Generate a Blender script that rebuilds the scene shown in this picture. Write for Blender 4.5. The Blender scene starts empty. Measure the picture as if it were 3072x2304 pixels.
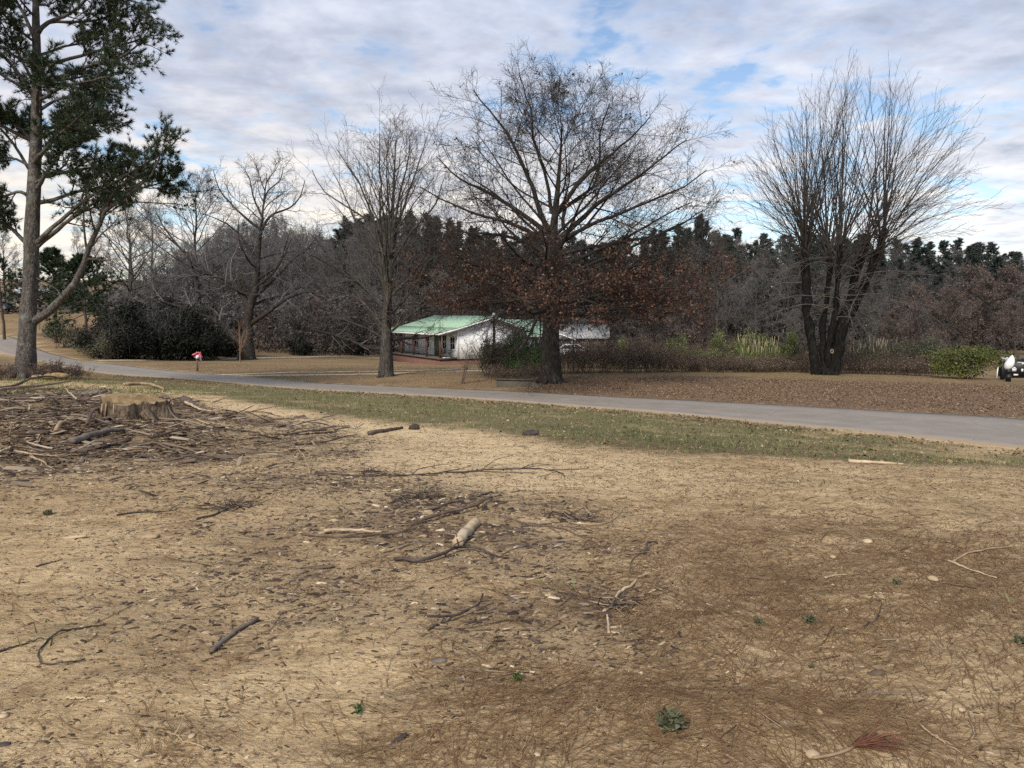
import bpy, math, random
import numpy as np
from math import sin, cos, tan, atan, atan2, pi, sqrt, radians
from mathutils import Vector

rng = np.random.default_rng(11)
random.seed(5)
SC = bpy.context.scene
COL = SC.collection

# ------------------------------------------------------------------ camera
F, CX, CY, HZ, EYE = 2308.0, 1536.0, 1152.0, 940.0, 1.6      # in pixels of the 3072 x 2304 photograph
PITCH = atan((CY - HZ) / F)
cam_d = bpy.data.cameras.new('camera')
cam_d.sensor_fit = 'HORIZONTAL'; cam_d.sensor_width = 36.0
cam_d.lens = 36.0 * F / 3072.0
cam_d.clip_start = 0.05; cam_d.clip_end = 6000
cam = bpy.data.objects.new('camera', cam_d); COL.objects.link(cam)
cam.location = (0, 0, EYE); cam.rotation_euler = (pi / 2 - PITCH, 0, 0)
SC.camera = cam

# ------------------------------------------------------------------ sky and sun
SUN_EL, SUN_AZ = radians(42), radians(-158)                   # azimuth from +Y towards +X
world = bpy.data.worlds.new('World'); SC.world = world; world.use_nodes = True
wn = world.node_tree; wn.nodes.clear()
def N(tree, typ, **kw):
    n = tree.nodes.new(typ)
    for k, v in kw.items():
        if k in n.inputs: n.inputs[k].default_value = v
        else: setattr(n, k, v)
    return n
def ramp(tree, pts, interp='LINEAR'):
    r = tree.nodes.new('ShaderNodeValToRGB'); cr = r.color_ramp; cr.interpolation = interp
    while len(cr.elements) < len(pts): cr.elements.new(0.5)
    for e, (p, c) in zip(cr.elements, pts):
        e.position = p; e.color = (c, c, c, 1) if isinstance(c, (int, float)) else (*c, 1)
    return r
def lk(t, a, b): t.links.new(a, b)
def mth(t, op, a, b=None, c=None, clamp=False):
    n = t.nodes.new('ShaderNodeMath'); n.operation = op; n.use_clamp = clamp
    for i, v in enumerate((a, b, c)):
        if v is None: continue
        if isinstance(v, (int, float)): n.inputs[i].default_value = v
        else: t.links.new(v, n.inputs[i])
    return n.outputs[0]
def mixc(t, fac, a, b, mode='MIX'):
    n = t.nodes.new('ShaderNodeMix'); n.data_type = 'RGBA'; n.blend_type = mode
    for sock, v in ((n.inputs[0], fac), (n.inputs[6], a), (n.inputs[7], b)):
        if isinstance(v, (int, float)): sock.default_value = v
        elif isinstance(v, tuple): sock.default_value = (*v, 1)
        else: t.links.new(v, sock)
    return n.outputs[2]
def build_sky(t):
    tc = N(t, 'ShaderNodeTexCoord')
    sep = N(t, 'ShaderNodeSeparateXYZ'); lk(t, tc.outputs['Generated'], sep.inputs[0])
    X, Y, Z = sep.outputs
    zz = mth(t, 'ADD', mth(t, 'MAXIMUM', Z, 0.0), 0.10)
    comb = N(t, 'ShaderNodeCombineXYZ')
    lk(t, mth(t, 'DIVIDE', X, zz), comb.inputs[0]); lk(t, mth(t, 'DIVIDE', Y, zz), comb.inputs[1])
    P = comb.outputs[0]
    def nz(scale, detail, rough, off=(0, 0, 0), dist=0.0):
        mp = N(t, 'ShaderNodeMapping'); mp.inputs['Location'].default_value = off
        lk(t, P, mp.inputs['Vector'])
        n = N(t, 'ShaderNodeTexNoise'); n.inputs['Scale'].default_value = scale
        n.inputs['Detail'].default_value = detail; n.inputs['Roughness'].default_value = rough
        n.inputs['Distortion'].default_value = dist
        lk(t, mp.outputs[0], n.inputs['Vector']); return n.outputs['Fac']
    big = nz(0.55, 3, 0.5, (3.1, 1.7, 0), 0.2)
    mid = nz(2.5, 9, 0.56, (0.4, 4.2, 0), 0.3)
    puff = nz(9.0, 5, 0.5, (7.7, 2.1, 0), 0.2)
    fine = nz(3.0, 10, 0.62, (2.3, 9.1, 0), 0.15)
    dens = mth(t, 'ADD', mth(t, 'ADD', mth(t, 'MULTIPLY', big, 0.55), mth(t, 'MULTIPLY', mid, 0.6)), mth(t, 'MULTIPLY', puff, 0.30))
    cover = ramp(t, [(0.0, 0.0), (0.61, 0.0), (0.675, 0.66), (0.75, 1.0), (1.0, 1.0)]); lk(t, dens, cover.inputs[0])
    # thin parts of the cloud sheet let more light through than the thick ones
    thick = mth(t, 'ADD', mth(t, 'MULTIPLY', big, 0.5), mth(t, 'ADD', mth(t, 'MULTIPLY', fine, 0.55), mth(t, 'MULTIPLY', puff, 0.42)))
    shade = ramp(t, [(0.0, (0.70, 0.76, 0.91)), (0.56, (0.66, 0.71, 0.85)), (0.70, (0.50, 0.56, 0.71)), (0.82, (0.39, 0.45, 0.60)), (0.95, (0.31, 0.37, 0.50))])
    lk(t, thick, shade.inputs[0])
    # towards the horizon and towards the hidden sun the sheet is lit through and turns creamy
    el = mth(t, 'ARCSINE', Z)
    low = ramp(t, [(0.0, 1.0), (0.10, 1.0), (0.24, 0.30), (0.45, 0.0)]); lk(t, el, low.inputs[0])
    dotn = N(t, 'ShaderNodeVectorMath'); dotn.operation = 'DOT_PRODUCT'
    lk(t, tc.outputs['Generated'], dotn.inputs[0])
    dotn.inputs[1].default_value = (sin(radians(-50)) * cos(0.1), cos(radians(-50)) * cos(0.1), sin(0.1))
    glow = ramp(t, [(0.0, 0.0), (0.55, 0.15), (1.0, 1.0)]); lk(t, dotn.outputs['Value'], glow.inputs[0])
    cream = mixc(t, glow.outputs[0], (1.02, 1.0, 0.96), (1.12, 0.98, 0.76))
    lowf = mth(t, 'MULTIPLY', low.outputs[0], mth(t, 'ADD', 0.45, mth(t, 'MULTIPLY', mth(t, 'SUBTRACT', 0.62, fine), 2.2)), clamp=True)
    cloud = mixc(t, lowf, shade.outputs[0], cream)
    sky = N(t, 'ShaderNodeTexSky'); sky.sky_type = 'NISHITA'; sky.sun_disc = False
    sky.sun_elevation = SUN_EL; sky.sun_rotation = SUN_AZ
    sky.air_density = 1.0; sky.dust_density = 0.6; sky.ozone_density = 1.2
    b1 = N(t, 'ShaderNodeBackground'); lk(t, sky.outputs[0], b1.inputs[0]); b1.inputs[1].default_value = 0.09
    b2 = N(t, 'ShaderNodeBackground'); lk(t, cloud, b2.inputs[0]); b2.inputs[1].default_value = 0.66
    ms = N(t, 'ShaderNodeMixShader'); lk(t, cover.outputs[0], ms.inputs[0]); lk(t, b1.outputs[0], ms.inputs[1]); lk(t, b2.outputs[0], ms.inputs[2])
    out = N(t, 'ShaderNodeOutputWorld'); lk(t, ms.outputs[0], out.inputs[0])
build_sky(wn)
sun_d = bpy.data.lights.new('sun', 'SUN'); sun_d.energy = 2.4; sun_d.angle = radians(18); sun_d.color = (1.0, 0.93, 0.82)
sun = bpy.data.objects.new('sun', sun_d); COL.objects.link(sun)
sdir = Vector((sin(SUN_AZ) * cos(SUN_EL), cos(SUN_AZ) * cos(SUN_EL), sin(SUN_EL)))
sun.rotation_euler = sdir.to_track_quat('Z', 'Y').to_euler(); sun.location = (0, 0, 60)
SC.view_settings.view_transform = 'Standard'; SC.view_settings.look = 'None'
SC.view_settings.exposure = 0.85; SC.view_settings.gamma = 1.0; SC.view_settings.use_curve_mapping = False

SC.cycles.use_denoising = False; SC.cycles.max_bounces = 4; SC.cycles.diffuse_bounces = 2; SC.cycles.glossy_bounces = 2
# ------------------------------------------------------------------ objects and meshes
def props(o, label=None, cat=None, group=None, kind=None):
    for k, v in (('label', label), ('category', cat), ('group', group), ('kind', kind)):
        if v: o[k] = v
    return o
def thing(name, label, cat, loc=(0, 0, 0), rz=0.0, group=None):
    o = bpy.data.objects.new(name, None); COL.objects.link(o)
    o.empty_display_size = 0.2; o.location = tuple(float(v) for v in loc); o.rotation_euler = (0, 0, rz)
    return props(o, label, cat, group)
def add(name, me, m, parent=None):
    o = bpy.data.objects.new(name, me); COL.objects.link(o)
    if m is not None and not me.materials:
        for q in (m if isinstance(m, (list, tuple)) else [m]): me.materials.append(q)
    if parent is not None:
        o.parent = parent
        if name in LOOSE: o['kind'] = 'stuff'
    return o
LOOSE = {'twigs', 'needles', 'leaves', 'side_twigs', 'seed_heads', 'stalks', 'blades', 'drooping_twigs', 'rib', 'limbs', 'stems', 'shoots', 'drooping_shoots', 'branches'}
def copy_tree(o, parent=None):
    c = o.copy(); COL.objects.link(c); c.parent = parent
    for ch in list(o.children): copy_tree(ch, c)
    return c
def mk(name, V, faces, smooth=False, midx=None):
    """mesh from a vertex array and a list of face-index arrays (each n x k)"""
    V = np.asarray(V, dtype=np.float32).reshape(-1, 3)
    if not isinstance(faces, (list, tuple)): faces = [faces]
    faces = [np.asarray(f, dtype=np.int32) for f in faces if len(f)]
    me = bpy.data.meshes.new(name)
    me.vertices.add(len(V)); me.vertices.foreach_set('co', V.ravel())
    li = np.concatenate([f.ravel() for f in faces])
    tot = np.concatenate([np.full(len(f), f.shape[1], np.int32) for f in faces])
    st = np.concatenate([[0], np.cumsum(tot)[:-1]]).astype(np.int32)
    me.loops.add(len(li)); me.loops.foreach_set('vertex_index', li)
    me.polygons.add(len(tot)); me.polygons.foreach_set('loop_start', st)
    if smooth: me.polygons.foreach_set('use_smooth', np.ones(len(tot), dtype=bool))
    if midx is not None: me.polygons.foreach_set('material_index', np.asarray(midx, np.int32))
    me.update(calc_edges=True)
    return me
class MB:
    """collects boxes, prisms and tubes into one mesh"""
    def __init__(s): s.v = []; s.f = {}; s.n = 0
    def raw(s, V, Fc):
        V = np.asarray(V, float).reshape(-1, 3)
        for f in Fc:
            s.f.setdefault(len(f), []).append([i + s.n for i in f])
        s.v.append(V); s.n += len(V)
    def box(s, a, b, M=None):
        x0, y0, z0 = a; x1, y1, z1 = b
        V = np.array([(x, y, z) for z in (z0, z1) for y in (y0, y1) for x in (x0, x1)], float)
        if M is not None: V = M(V)
        s.raw(V, [(0, 2, 3, 1), (4, 5, 7, 6), (0, 1, 5, 4), (2, 6, 7, 3), (0, 4, 6, 2), (1, 3, 7, 5)]); return s
    def quad(s, *p): s.raw(p, [tuple(range(len(p)))]); return s
    def slab(s, pts, off):
        """polygon pts extruded by vector off"""
        p = np.asarray(pts, float); n = len(p); V = np.vstack([p, p + np.asarray(off, float)])
        s.raw(V, [tuple(range(n))[::-1], tuple(range(n, 2 * n))] + [(i, (i + 1) % n, n + (i + 1) % n, n + i) for i in range(n)]); return s
    def tube(s, pts, r, sides=8, cap=True):
        P = np.asarray(pts, float)[None]; R = np.broadcast_to(np.asarray(r, float), (1, P.shape[1]))
        V, Q = tubes(P, R, sides); base = s.n
        s.raw(V, [tuple(q) for q in Q])
        if cap:
            K = P.shape[1]
            s.f.setdefault(sides, []).append([base + i for i in range(sides)][::-1])
            s.f.setdefault(sides, []).append([base + (K - 1) * sides + i for i in range(sides)])
        return s
    def lathe(s, prof, c=(0, 0, 0), sides=16, axis='z'):
        V = []
        for r, h in prof:
            for k in range(sides):
                a = 2 * pi * k / sides
                p = (r * cos(a), r * sin(a), h)
                if axis == 'y': p = (p[0], p[2], p[1])
                if axis == 'x': p = (p[2], p[0], p[1])
                V.append((p[0] + c[0], p[1] + c[1], p[2] + c[2]))
        Fc = []
        for i in range(len(prof) - 1):
            for k in range(sides):
                k2 = (k + 1) % sides; Fc.append((i * sides + k, i * sides + k2, (i + 1) * sides + k2, (i + 1) * sides + k))
        Fc.append(tuple(range(sides))[::-1]); Fc.append(tuple((len(prof) - 1) * sides + k for k in range(sides)))
        s.raw(V, Fc); return s
    def mesh(s, name, smooth=False):
        return mk(name, np.vstack(s.v), [np.array(f) for f in s.f.values()], smooth)
    def build(s, name, m, parent=None, smooth=False): return add(name, s.mesh(name, smooth), m, parent)

def nrm(v): return v / np.maximum(np.linalg.norm(v, axis=-1, keepdims=True), 1e-9)
def tubes(P, R, sides=3):
    """P (M,K,3) polylines, R (M,K) radii -> vertices, quads"""
    M, K, _ = P.shape
    T = np.empty_like(P); T[:, 1:-1] = P[:, 2:] - P[:, :-2]; T[:, 0] = P[:, 1] - P[:, 0]; T[:, -1] = P[:, -1] - P[:, -2]
    T = nrm(T)
    mean = nrm(P[:, -1] - P[:, 0])
    ref = np.where(np.abs(mean[:, 2:3]) > 0.8, np.array([[1.0, 0.13, 0]]), np.array([[0.1, 0.05, 1.0]]))[:, None, :]
    U = nrm(np.cross(T, np.broadcast_to(ref, T.shape))); W = np.cross(T, U)
    a = np.arange(sides) * 2 * pi / sides
    V = P[:, :, None, :] + R[:, :, None, None] * (np.cos(a)[None, None, :, None] * U[:, :, None, :] + np.sin(a)[None, None, :, None] * W[:, :, None, :])
    V = V.reshape(-1, 3)
    m = np.arange(M)[:, None, None] * K * sides; k = np.arange(K - 1)[None, :, None] * sides
    j = np.arange(sides)[None, None, :]; j2 = (j + 1) % sides
    Q = np.stack([m + k + j, m + k + j2, m + k + sides + j2, m + k + sides + j], -1).reshape(-1, 4)
    return V, Q
def join(parts):
    vs, fs, n = [], {}, 0
    for V, Q in parts:
        vs.append(V); fs.setdefault(Q.shape[1], []).append(Q + n); n += len(V)
    return np.vstack(vs), [np.vstack(f) for f in fs.values()]

# ------------------------------------------------------------------ pixels to places
def ray(x, y):
    u = (np.asarray(x, float) - CX) / F; v = (CY - np.asarray(y, float)) / F
    return u, cos(PITCH) + v * sin(PITCH), -sin(PITCH) + v * cos(PITCH)
def at(x, y, Y):
    a, b, c = ray(x, y); s = Y / b
    return np.array([a * s, Y, EYE + c * s])

# value noise on the ground plane
_H = np.random.default_rng(3).random((256, 256))
def vn(x, y):
    xi = np.floor(x).astype(int); yi = np.floor(y).astype(int); fx = x - xi; fy = y - yi
    fx = fx * fx * (3 - 2 * fx); fy = fy * fy * (3 - 2 * fy)
    h = lambda i, j: _H[i & 255, j & 255]
    return (h(xi, yi) * (1 - fx) + h(xi + 1, yi) * fx) * (1 - fy) + (h(xi, yi + 1) * (1 - fx) + h(xi + 1, yi + 1) * fx) * fy
def fbm(x, y, o=4, g=0.5):
    s = 0; a = 1.0; n = 0
    for i in range(o): s = s + a * vn(x * 2 ** i + 17.3 * i, y * 2 ** i + 9.1 * i); n += a; a *= g
    return s / n
# ------------------------------------------------------------------ terrain
# road edges: pixel column, near-edge row and distance, far-edge row and distance
RD = [(3072, 1345, 18.8, 1258, 23.6), (2900, 1327, 19.7, 1246, 24.6), (2297, 1267, 23.6, 1213, 28.4), (1700, 1216, 28.2, 1183, 33.0),
      (1250, 1185, 32.3, 1163, 37.2), (946, 1169, 36.0, 1150, 41.2), (700, 1149, 39.4, 1128, 45.5), (352, 1124, 45.5, 1094, 55.0),
      (188, 1100, 53.0, 1070, 67.0), (0, 1058, 76.0, 1029, 103.0)]
near_e = [at(x, a, A_) for x, a, A_, b, B_ in RD]; far_e = [at(x, b, B_) for x, a, A_, b, B_ in RD]
near_e = [np.array([34., -2., -1.45]), np.array([20., 11.4, -1.62])] + near_e + [np.array([-75., 104., -1.9])]
far_e = [np.array([37., 1.5, -1.5]), np.array([23.2, 15., -1.68])] + far_e + [np.array([-90., 126., -0.9])]
CTRL = near_e[1:-1] + far_e[1:-1] + [np.array(p, float) for p in [
    (0, 0, 0), (-4, 4, -.07), (4, 4, -.1), (0, 8, -.25), (-8, 10, -.28), (8, 9, -.5), (0, 14, -.68), (6, 15, -1.05), (-6.5, 14, -.63),
    (0, 20, -1.1), (-9, 20, -.78), (-14, 25, -.95), (-14, 12, -.3), (-25, 28, -.9), (14, 10, -1.0),
    (0, -12, .35), (-20, -6, .3), (20, -6, -.3), (-40, 20, -.6), (-45, 45, -1.4),
    (0, 95, -3.1), (40, 95, -3.2), (-28, 98, -2.9), (0, 150, -3.3), (90, 150, -3.1), (60, 60, -2.6), (40, 38, -2.1),
    (-150, 210, 4), (-60, 220, 1.5), (600, 600, -3), (-600, 600, 5), (0, 900, -3), (-700, 100, 4), (700, 50, -3), (0, -400, 2), (400, -300, -1), (-400, -300, 2)]]
CTRL += [at(1650, 1150, 38), at(2470, 1125, 45), at(1158, 1130, 43.5), at(590, 1113, 50), at(1320, 1094, 66), at(1460, 1092, 67), at(735, 1078, 75),
         at(450, 1075, 70), at(2900, 1140, 42), at(2000, 1113, 52), at(85, 1135, 33), at(100, 1000, 100), at(20, 935, 133), at(250, 1035, 80), at(250, 955, 122), at(3050, 1128, 50)]
CTRL = np.array(CTRL)
def _u(r2): return np.where(r2 > 1e-9, r2 * np.log(np.maximum(r2, 1e-9)), 0.0)
_n = len(CTRL); _d2 = ((CTRL[:, None, :2] - CTRL[None, :, :2]) ** 2).sum(-1)
_A = np.zeros((_n + 3, _n + 3)); _A[:_n, :_n] = _u(_d2) + np.eye(_n) * 2.0
_A[:_n, _n] = 1; _A[:_n, _n + 1:] = CTRL[:, :2]; _A[_n, :_n] = 1; _A[_n + 1:, :_n] = CTRL[:, :2].T
_W = np.linalg.solve(_A, np.concatenate([CTRL[:, 2], [0, 0, 0]]))
def base_h(x, y):
    x = np.asarray(x, float); y = np.asarray(y, float); out = _W[_n] + _W[_n + 1] * x + _W[_n + 2] * y
    for i in range(_n): out = out + _W[i] * _u((x - CTRL[i, 0]) ** 2 + (y - CTRL[i, 1]) ** 2)
    return out

def resample(pts, n):
    P = np.asarray(pts, float); d = np.concatenate([[0], np.cumsum(np.linalg.norm(np.diff(P, axis=0), axis=1))])
    # Catmull-Rom through the points
    t = np.linspace(0, d[-1], n); i = np.clip(np.searchsorted(d, t, side='right') - 1, 0, len(P) - 2)
    f = (t - d[i]) / (d[i + 1] - d[i]); Pm = np.vstack([2 * P[0] - P[1], P, 2 * P[-1] - P[-2]])
    p0, p1, p2, p3 = Pm[i], Pm[i + 1], Pm[i + 2], Pm[i + 3]; f = f[:, None]
    return 0.5 * (2 * p1 + (p2 - p0) * f + (2 * p0 - 5 * p1 + 4 * p2 - p3) * f ** 2 + (3 * p1 - p0 - 3 * p2 + p3) * f ** 3)
RN = 160
road_n = resample(near_e, RN); road_f = resample(far_e, RN)
def seg_dist(x, y, poly, closed=False):
    P = np.asarray(poly)[:, :2]; best = np.full(np.shape(x), 1e18)
    Q = np.roll(P, -1, axis=0) if closed else P[1:]; P = P if closed else P[:-1]
    for a, b in zip(P, Q):
        ab = b - a; t = np.clip(((x - a[0]) * ab[0] + (y - a[1]) * ab[1]) / max((ab ** 2).sum(), 1e-9), 0, 1)
        best = np.minimum(best, (x - a[0] - t * ab[0]) ** 2 + (y - a[1] - t * ab[1]) ** 2)
    return np.sqrt(best)
def inside(x, y, poly):
    P = np.asarray(poly)[:, :2]; c = np.zeros(np.shape(x), bool)
    for a, b in zip(P, np.roll(P, -1, axis=0)):
        if a[1] == b[1]: continue
        c ^= ((a[1] > y) != (b[1] > y)) & (x < (b[0] - a[0]) * (y - a[1]) / (b[1] - a[1]) + a[0])
    return c
def soft(x, y, poly, w):
    d = seg_dist(x, y, poly, True); s = np.where(inside(x, y, poly), d, -d); return np.clip(0.5 + s / (2 * w), 0, 1)
road_poly = np.vstack([road_n[::5], road_n[-1:], road_f[::-5]])
def road_sd(x, y):
    d = seg_dist(x, y, road_poly, True); return np.where(inside(x, y, road_poly), -d, d)

# grid: fine near the camera, coarse far away
def axis_pts(n, k, lo, hi, c):
    s = np.linspace(-1, 1, n); sc = np.sinh(k * s) / math.sinh(k)
    return c + np.where(s < 0, -sc * (lo - c), sc * (hi - c))
GX = axis_pts(340, 7.2, -1400, 1400, 0.0)
GY = np.concatenate([-np.array([300., 120, 50, 20, 9, 4]), np.linspace(-1.5, 7, 80), 7 + 1500 * (np.exp(np.linspace(0.03, 1, 260) * 6) - 1) / (math.exp(6) - 1)])
GY = np.unique(np.round(GY, 4))
MX, MY = np.meshgrid(GX, GY)                                  # rows = Y
HH = base_h(MX.ravel(), MY.ravel()).reshape(MX.shape)
far = np.hypot(MX, MY); HH = np.where(far > 500, HH * 0 + np.clip(HH, -4, 4), np.clip(HH, -4, 6))
_rsd = np.full(MX.shape, 50.0); _m = (np.abs(MX) < 120) & (MY < 140) & (MY > -10)
_rsd[_m] = road_sd(MX[_m], MY[_m])
# relief: clods, ruts and a low heap of bark round the stump
STUMP = np.array([-6.95, 14.0])
def heap(x, y): return 0.30 * np.exp(-(((x - STUMP[0]) / 2.2) ** 2 + ((y - STUMP[1]) / 2.0) ** 2)) + 0.34 * np.exp(-(((x + 10.5) / 2.8) ** 2 + ((y - 16.5) / 2.0) ** 2)) \
    + 0.26 * np.exp(-(((x + 8.6) / 2.4) ** 2 + ((y - 12.0) / 1.0) ** 2)) + 0.08 * np.exp(-(((x + .5) / 0.9) ** 2 + ((y - 7.3) / 0.5) ** 2))
amp = np.clip(_rsd / 3.0, 0, 1) * np.clip(40 / np.maximum(far, 1), 0.15, 1)
HH = HH + heap(MX, MY) + amp * (0.11 * (fbm(MX * .35 + 5, MY * .35, 3) - .5) + 0.05 * (fbm(MX * 1.3, MY * 1.3 + 40, 3) - .5) + 0.045 * (fbm(MX * 6 + 3, MY * 6, 3) - .5))
HH = np.where(_rsd < 0.6, HH - 0.02, HH)
_rt = np.clip((MY - 152 - 12 * fbm(MX * .02, MY * .0, 3)) / 110, 0, 1); HH = HH + 9.0 * _rt * _rt * (3 - 2 * _rt)          # wooded rise behind
def hg(x, y):
    x = np.asarray(x, float); y = np.asarray(y, float)
    i = np.clip(np.searchsorted(GX, x) - 1, 0, len(GX) - 2); j = np.clip(np.searchsorted(GY, y) - 1, 0, len(GY) - 2)
    fx = np.clip((x - GX[i]) / (GX[i + 1] - GX[i]), 0, 1); fy = np.clip((y - GY[j]) / (GY[j + 1] - GY[j]), 0, 1)
    return (HH[j, i] * (1 - fx) + HH[j, i + 1] * fx) * (1 - fy) + (HH[j + 1, i] * (1 - fx) + HH[j + 1, i + 1] * fx) * fy
_DD = np.geomspace(2.0, 220, 700)
def gnd(x, y):
    """the place on the ground that a pixel of the photograph shows"""
    a, b, c = ray(x, y); s = _DD / b; h = EYE + c * s - hg(a * s, _DD)
    k = np.argmax(h < 0)
    if h[k] >= 0: k = len(_DD) - 1
    if k == 0: Y = _DD[0]
    else: Y = _DD[k - 1] + (_DD[k] - _DD[k - 1]) * h[k - 1] / (h[k - 1] - h[k])
    s = Y / b; return np.array([a * s, Y, float(hg(a * s, Y))])
def gpoly(pts): return np.array([gnd(x, y) for x, y in pts])
def on(x, y): return np.array([x, y, float(hg(x, y))])
def foot(x, Y):
    X = (x - CX) / F * Y / 1.0; return on(X, Y)

# what covers the ground where
Z_verge = np.vstack([road_n[3:118], gpoly([(230, 1145), (400, 1160), (560, 1176), (760, 1208), (1000, 1248), (1300, 1275), (1500, 1304), (1760, 1338), (2000, 1362), (2300, 1378), (2600, 1385), (3072, 1408)])])
Z_sand = gpoly([(560, 1190), (1000, 1256), (1500, 1312), (1950, 1375), (2050, 1425), (1800, 1490), (1400, 1475), (1000, 1440), (900, 1335), (600, 1245)])
Z_bark = gpoly([(-300, 1165), (330, 1168), (560, 1205), (690, 1285), (760, 1345), (600, 1385), (420, 1405), (200, 1420), (-300, 1500)])
Z_str1 = gpoly([(560, 1215), (900, 1262), (1150, 1330), (1100, 1372), (900, 1400), (640, 1380), (560, 1290)])
Z_deb1 = gpoly([(880, 1580), (1150, 1500), (1300, 1475), (1700, 1500), (1880, 1560), (1780, 1680), (1300, 1715), (950, 1670)])
Z_deb2 = gpoly([(1230, 1800), (1500, 1760), (1900, 1745), (2060, 1810), (1900, 1950), (1500, 1990), (1260, 1900)])
Z_deb3 = gpoly([(400, 1790), (620, 1740), (760, 1800), (620, 1920), (430, 1890)])
Z_deb4 = gpoly([(300, 1440), (1000, 1405), (1500, 1415), (1200, 1470), (700, 1510), (350, 1500)])
Z_deb5 = gpoly([(500, 1560), (900, 1520), (1250, 1700), (1300, 1860), (900, 1880), (560, 1760)])
Z_ned1 = gpoly([(1930, 1610), (2500, 1555), (3250, 1640), (3250, 2010), (2700, 1950), (2400, 1950), (1980, 1860)])
Z_ned2 = gpoly([(1350, 2010), (2000, 1960), (2700, 2080), (3250, 2150), (3250, 2300), (2300, 2300), (1200, 2300)])
Z_lit = np.vstack([gpoly([(1560, 1178), (1640, 1150), (1800, 1131), (2100, 1131), (2450, 1140), (2800, 1150), (3250, 1160)]), road_f[3:42][::1]])
Z_gr2 = gpoly([(2200, 1130), (2480, 1122), (2800, 1131), (2800, 1143), (2450, 1139), (2200, 1138)])
Z_pale = gpoly([(2700, 2010), (2900, 2090), (2950, 2160), (2820, 2180), (2650, 2060)])
def cover(x, y):
    x = np.asarray(x, float); y = np.asarray(y, float); w = fbm(x * .9 + 3, y * .9, 4) - .5; w2 = fbm(x * 3.1, y * 3.1 + 8, 3) - .5
    d = {}
    sd = road_sd(x, y)
    beyond = inside(x, y, np.vstack([road_f[::4], [[-900, 900, 0], [900, 900, 0], [900, -200, 0]]]))
    d['lawn'] = np.where(beyond, 1.0, 0.0)
    d['lawn'] = np.where((~beyond) & (sd > 0), np.clip((np.hypot(x, y) - 34) / 8 + w * 2, 0, 1) * (x < -14), d['lawn'])
    d['grass'] = np.clip(soft(x, y, Z_verge, .8) * 1.6 - .42 + w * 1.9 + w2 * 1.0 - np.interp(x, [6, 11], [0, .75]), 0, 1) * (~beyond)
    d['grass'] = np.maximum(d['grass'], np.clip(soft(x, y, Z_gr2, .6) * 1.2 - .2 + w, 0, 1) * beyond)
    deep = np.clip((y - 146) / 8, 0, 1); d['lawn'] = d['lawn'] * (1 - deep)
    d['litter'] = np.clip(soft(x, y, Z_lit, 1.6) * 1.7 - .35 + w * .8, 0, 1) * beyond * (1 - d['grass'])
    d['sand'] = np.clip(soft(x, y, Z_sand, 1.0) + w * .8, 0, 1)
    deb = np.zeros(np.shape(x))
    for Z, s, k in ((Z_bark, .9, 1.2), (Z_str1, 1.0, .7), (Z_deb1, .6, .85), (Z_deb2, .45, .7), (Z_deb3, .45, .7), (Z_deb4, .7, .8), (Z_deb5, .6, .6)):
        deb = np.maximum(deb, k * soft(x, y, Z, s))
    d['debris'] = deep; d['debris'] = np.maximum(deep, np.clip(deb * (0.75 + 1.3 * w + .9 * w2), 0, 1))
    ned = np.maximum(soft(x, y, Z_ned1, .6), soft(x, y, Z_ned2, .35))
    d['needle'] = np.clip(ned * (0.8 + 1.6 * w + .8 * w2) - .5 * soft(x, y, Z_pale, .1), 0, 1)
    return d
# a local lookup grid keeps the coverage cheap for the scatter
def build_ground():
    nx, ny = len(GX), len(GY)
    V = np.stack([MX, MY, HH], -1).reshape(-1, 3)
    i = np.arange(nx - 1)[None, :]; j = np.arange(ny - 1)[:, None] * nx
    Q = np.stack([j + i, j + i + 1, j + i + nx + 1, j + i + nx], -1).reshape(-1, 4)
    me = mk('ground', V, Q, smooth=True)
    c = cover(MX.ravel(), MY.ravel())
    for k, a in c.items():
        at_ = me.attributes.new(k, 'FLOAT', 'POINT'); at_.data.foreach_set('value', np.asarray(a, np.float32))
    return props(add('ground', me, M['ground']), kind='structure')
# ------------------------------------------------------------------ materials
M = {}
def newmat(name, rough=0.85, spec=0.25):
    m = bpy.data.materials.new(name); m.use_nodes = True; t = m.node_tree
    b = t.nodes['Principled BSDF']; b.inputs['Roughness'].default_value = rough; b.inputs['Specular IOR Level'].default_value = spec
    return m, t, b
def noise(t, scale, detail=5, rough=0.55, vec=None, dist=0.0):
    n = N(t, 'ShaderNodeTexNoise'); n.inputs['Scale'].default_value = scale; n.inputs['Detail'].default_value = detail
    n.inputs['Roughness'].default_value = rough; n.inputs['Distortion'].default_value = dist
    if vec is not None: lk(t, vec, n.inputs['Vector'])
    return n.outputs['Fac']
def objvec(t, scale=(1, 1, 1), which='Object'):
    tc = N(t, 'ShaderNodeTexCoord'); mp = N(t, 'ShaderNodeMapping'); mp.inputs['Scale'].default_value = scale
    lk(t, tc.outputs[which], mp.inputs['Vector']); return mp.outputs[0]
def bump(t, b, h, strength, dist):
    n = N(t, 'ShaderNodeBump'); n.inputs['Strength'].default_value = strength; n.inputs['Distance'].default_value = dist
    lk(t, h, n.inputs['Height']); lk(t, n.outputs[0], b.inputs['Normal']); return n
def island(t): return N(t, 'ShaderNodeNewGeometry').outputs['Random Per Island']
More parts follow.
